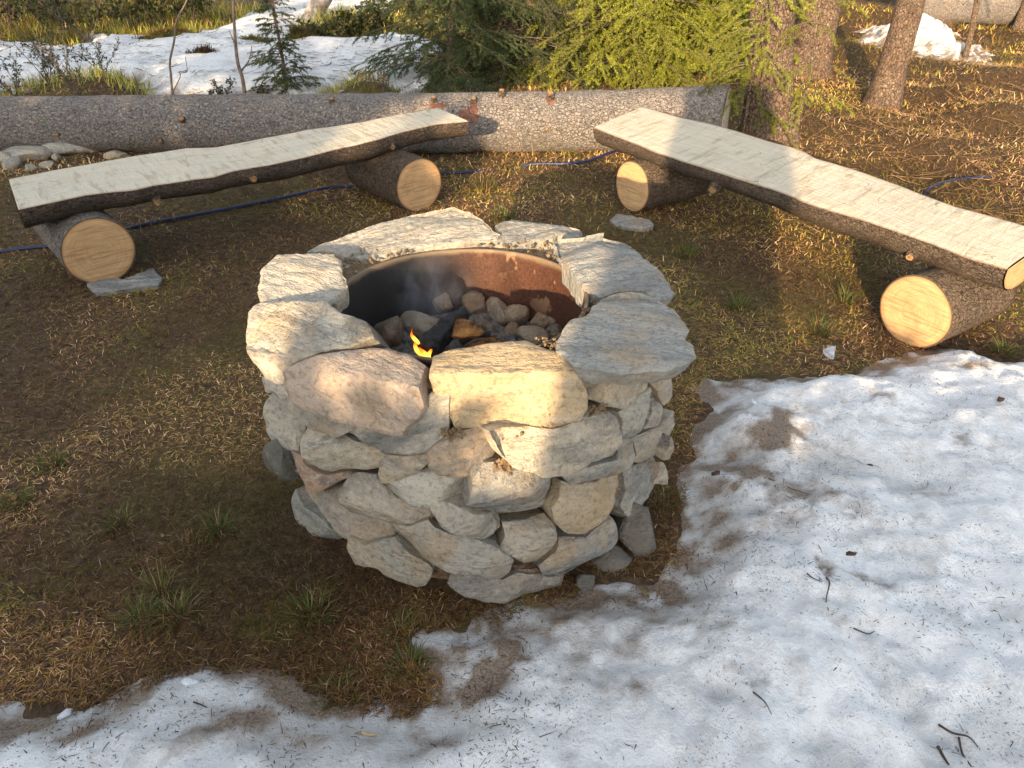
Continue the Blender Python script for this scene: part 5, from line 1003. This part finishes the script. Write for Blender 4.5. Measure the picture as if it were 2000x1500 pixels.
# brushwood on the brown slope at the right
r = np.random.default_rng(321); A, B = [], []
for _ in range(420):
    px, py = r.uniform(1560, 2150), r.uniform(95, 470) ** 1.0; p = gp(px, py, .03); a = r.uniform(0, 6.28); L = r.uniform(.08, .4); q = p + np.array([math.cos(a) * L, math.sin(a) * L, r.uniform(-.01, .09)]); m_ = (p + q) / 2 + r.normal(size=3) * .02; A += [p, m_]; B += [m_, q]
A, B = np.array(A), np.array(B); V, F = sticks(A, B, r.uniform(.0018, .004, len(A)), .0015); o = obj('brushwood', V, F, M['brush'], attrs={'sc': V}, origin=(3, 6, 0)); o['kind'] = 'stuff'
# single pieces lying on snow and grass
def on_snow(px, py):
    p = at(px, py, .05); z = sz(p[0], p[1])[0]
    return np.array([p[0], p[1], z]) if not np.isnan(z) else gp(px, py)
def chip(px, py, w, h, ang, mat, label, cat, name, seed, th_=.006, g_=None):
    p = on_snow(px, py); r = np.random.default_rng(seed); a = np.sort(r.uniform(0, 6.28, 9)); ol = np.c_[np.cos(a) * w / 2, np.sin(a) * h / 2] * r.uniform(.75, 1.15, (9, 1)); c_, s_ = math.cos(ang), math.sin(ang); ol = ol @ np.array([[c_, s_], [-s_, c_]])
    o = stone(ol, frame_of(p + [0, 0, th_ * .6], (r.normal() * .15, -.1 + r.normal() * .15, 1)), th_, seed, mat=M[mat], name=name, bevel=.002, hmax=.003, facets=1, res=max(.004, w / 12), rough=.002, jag=.003); return tag(o, label, cat, g_)
G_ = 'small pieces lying on the snow'
chip(1660, 1092, .036, .022, .9, 'bark_chip', 'dark bark piece in a brown melt patch on the snow', 'bark piece', 'bark_piece', 1, .010, G_)
chip(1946, 802, .034, .022, -.3, 'bark_chip', 'reddish bark piece on the snow at the right edge', 'bark piece', 'bark_piece', 2, .010, G_)
chip(1402, 918, .042, .018, -.5, 'bark_chip', 'black charred piece on dirty snow right of the pit', 'bark piece', 'bark_piece', 3, .010, G_)
chip(1695, 912, .03, .012, .1, 'bark_chip', 'small dark bark flake on clean snow right of the pit', 'bark piece', 'bark_piece', 4, .005, G_)
chip(717, 1427, .05, .009, .35, 'chip', 'thin yellow wood chip on the ice at the bottom', 'wood chip', 'wood_chip', 5, .003, G_)
chip(1800, 1155, .022, .010, 1.3, 'chip', 'pale wood chip on the near snow', 'wood chip', 'wood_chip', 6, .003, G_)
chip(1870, 800, .04, .010, .2, 'chip', 'orange wood chip near the far snow edge', 'wood chip', 'wood_chip', 7, .003, G_)
chip(1640, 805, .035, .012, .0, 'chip', 'tan wood chip on snow near the far edge', 'wood chip', 'wood_chip', 8, .003, G_)
chip(316, 1045, .030, .012, 1.9, 'chip', 'pale yellow leaf-shaped chip on the dark soil', 'wood chip', 'wood_chip', 9, .004)
chip(295, 598, .03, .012, .7, 'chip', 'bright wood chip on the grass below the left support log', 'wood chip', 'wood_chip', 10, .004)
chip(1288, 434, .03, .024, .7, 'resin', 'red-brown bark scrap beside the flat stone under the right bench', 'bark piece', 'bark_piece', 11, .012)
chip(983, 1473, .008, .007, 0, 'resin', 'tiny orange fleck on the snow at the bottom', 'fleck', 'fleck', 12, .003)
for i, (px, py, s_, lab) in enumerate([(370, 1328, .042, 'bright white ice lump at the edge of the ice sheet'), (117, 1372, .034, 'greyish clear ice lump near the left ice edge'), (1468, 800, .03, 'small ice lump in the melt hole')]):
    p = on_snow(px, py); tag(blob(p + [0, 0, s_ * .12], (s_, s_ * .7, s_ * (.45 if s_ < .06 else .2)), 820 + i, rot=i, mat=M['ice'], sub=10, name='ice_lump'), lab, 'ice', 'ice lumps')
def twig(pts, R, label, mat='bark_chip'):
    P = np.array([on_snow(x, y) + [0, 0, .004] for x, y in pts]); P = catmull(P, 6); V, F = tube(P, np.linspace(R * .6, R * .3, len(P)), 7, wob=.4, seed=int(R * 9999)); tag(obj('twig', V, F, M[mat], attrs={'sc': V}), label, 'twig', 'twigs on the snow')
twig([(1609, 1145), (1612, 1165), (1608, 1190), (1611, 1215)], .0035, 'straight dark twig pointing at the viewer in the middle of the snow')
twig([(1568, 1148), (1580, 1156), (1597, 1163)], .003, 'short black twig left of the straight dark twig')
twig([(1832, 1417), (1860, 1432), (1890, 1442), (1910, 1460)], .004, 'dark branched twig at the bottom right of the snow')
twig([(1873, 1440), (1880, 1470), (1895, 1498)], .005, 'mossy twig hanging down from the branched twig')
twig([(1830, 1462), (1838, 1480), (1850, 1500)], .006, 'short mossy twig at the bottom edge')
twig([(1465, 1375), (1485, 1400), (1500, 1420)], .003, 'slanting brown twig in a line of litter on the near snow')
twig([(1660, 1248), (1690, 1250), (1705, 1242)], .003, 'curved dark twig on the snow left of the dent')
twig([(380, 1378), (400, 1384), (420, 1394)], .0035, 'black curled twig on the grey ice at the bottom left')
twig([(1500, 940), (1540, 960), (1580, 975)], .003, 'thin brown twig across the dirty snow')
chip(1622, 690, .13, .06, .1, 'ice', 'remnant snow crust in the grass above the snow patch', 'snow', 'snow_crust', 21, .02)
chip(1660, 684, .07, .04, .6, 'ice', 'smaller remnant snow crust beside the larger one', 'snow', 'snow_crust', 22, .016)
# melted-out lumps on the far snow
for i, (px, py, w, h, lab) in enumerate([(402, 132, .30, .07, 'dark turf lump lying in the middle of the far snow'), (500, 106, .5, .10, 'mossy stone poking out of the far snow'), (588, 98, .4, .12, 'brown root lump in the far snow beside the spruce sapling'), (330, 86, .8, .12, 'orange moss hummock at the far snow edge')]):
    p = gp(px, py); b_ = tag(blob(p + [0, 0, h * .3 + .1], (w, w * .6, h * 1.6), 850 + i, rot=.3 * i, mat=M['moss'] if i else M['bark_chip'], sub=18, cut=9, name='moss_lump'), lab, 'moss')
    r = np.random.default_rng(i); me = b_.data; vv = np.array([v.co[:] for v in me.vertices]); kk = r.integers(0, len(vv), 1500); Pm = vv[kk] + r.normal(size=(1500, 3)) * .015 + ORG[b_.name]
    cm = palette([[(.05, .035, .02), (.09, .06, .035)], [(.12, .13, .025), (.20, .16, .03)], [(.10, .10, .03), (.12, .07, .03)], [(.32, .16, .03), (.22, .17, .04)]][i], [1, 1], 1500, r)
    V, F, C = blades(Pm, r.uniform(0, 6.28, 1500), r.uniform(.1, 1.3, 1500), r.uniform(.03, .09, 1500), np.full(1500, .010), cm, r.uniform(0, .8, 1500)); obj('moss_fuzz', V, F, M['blade'], b_, attrs={'col': C}, smooth_=False, origin=ORG[b_.name])
# needles and twigs on the far snow
r = np.random.default_rng(77); fv = snow_z(snow2); k_ = r.integers(0, len(fv), 9000); P = fv[k_] + np.c_[r.uniform(-.04, .04, (9000, 2)), np.full(9000, .006)]; P = P[poly_sd(P[:, :2], SNOW_B) > .25]; P = P[fbm(P[:, :2] * 1.2, 3, 8) > -.25]; N = len(P)
c = palette([(.05, .035, .025), (.10, .07, .045), (.03, .022, .016)], [3, 2, 3], N, r)
V, F, C = blades(P, r.normal(.1, .5, N), r.normal(.05, .1, N), np.exp(r.normal(math.log(.07), .6, N)), r.uniform(.008, .02, N), c, r.normal(0, .3, N)); o = obj('far_needle_litter', V, F, M['debris'], attrs={'col': C}, smooth_=False, origin=(0, 0, 0)); o['kind'] = 'stuff'
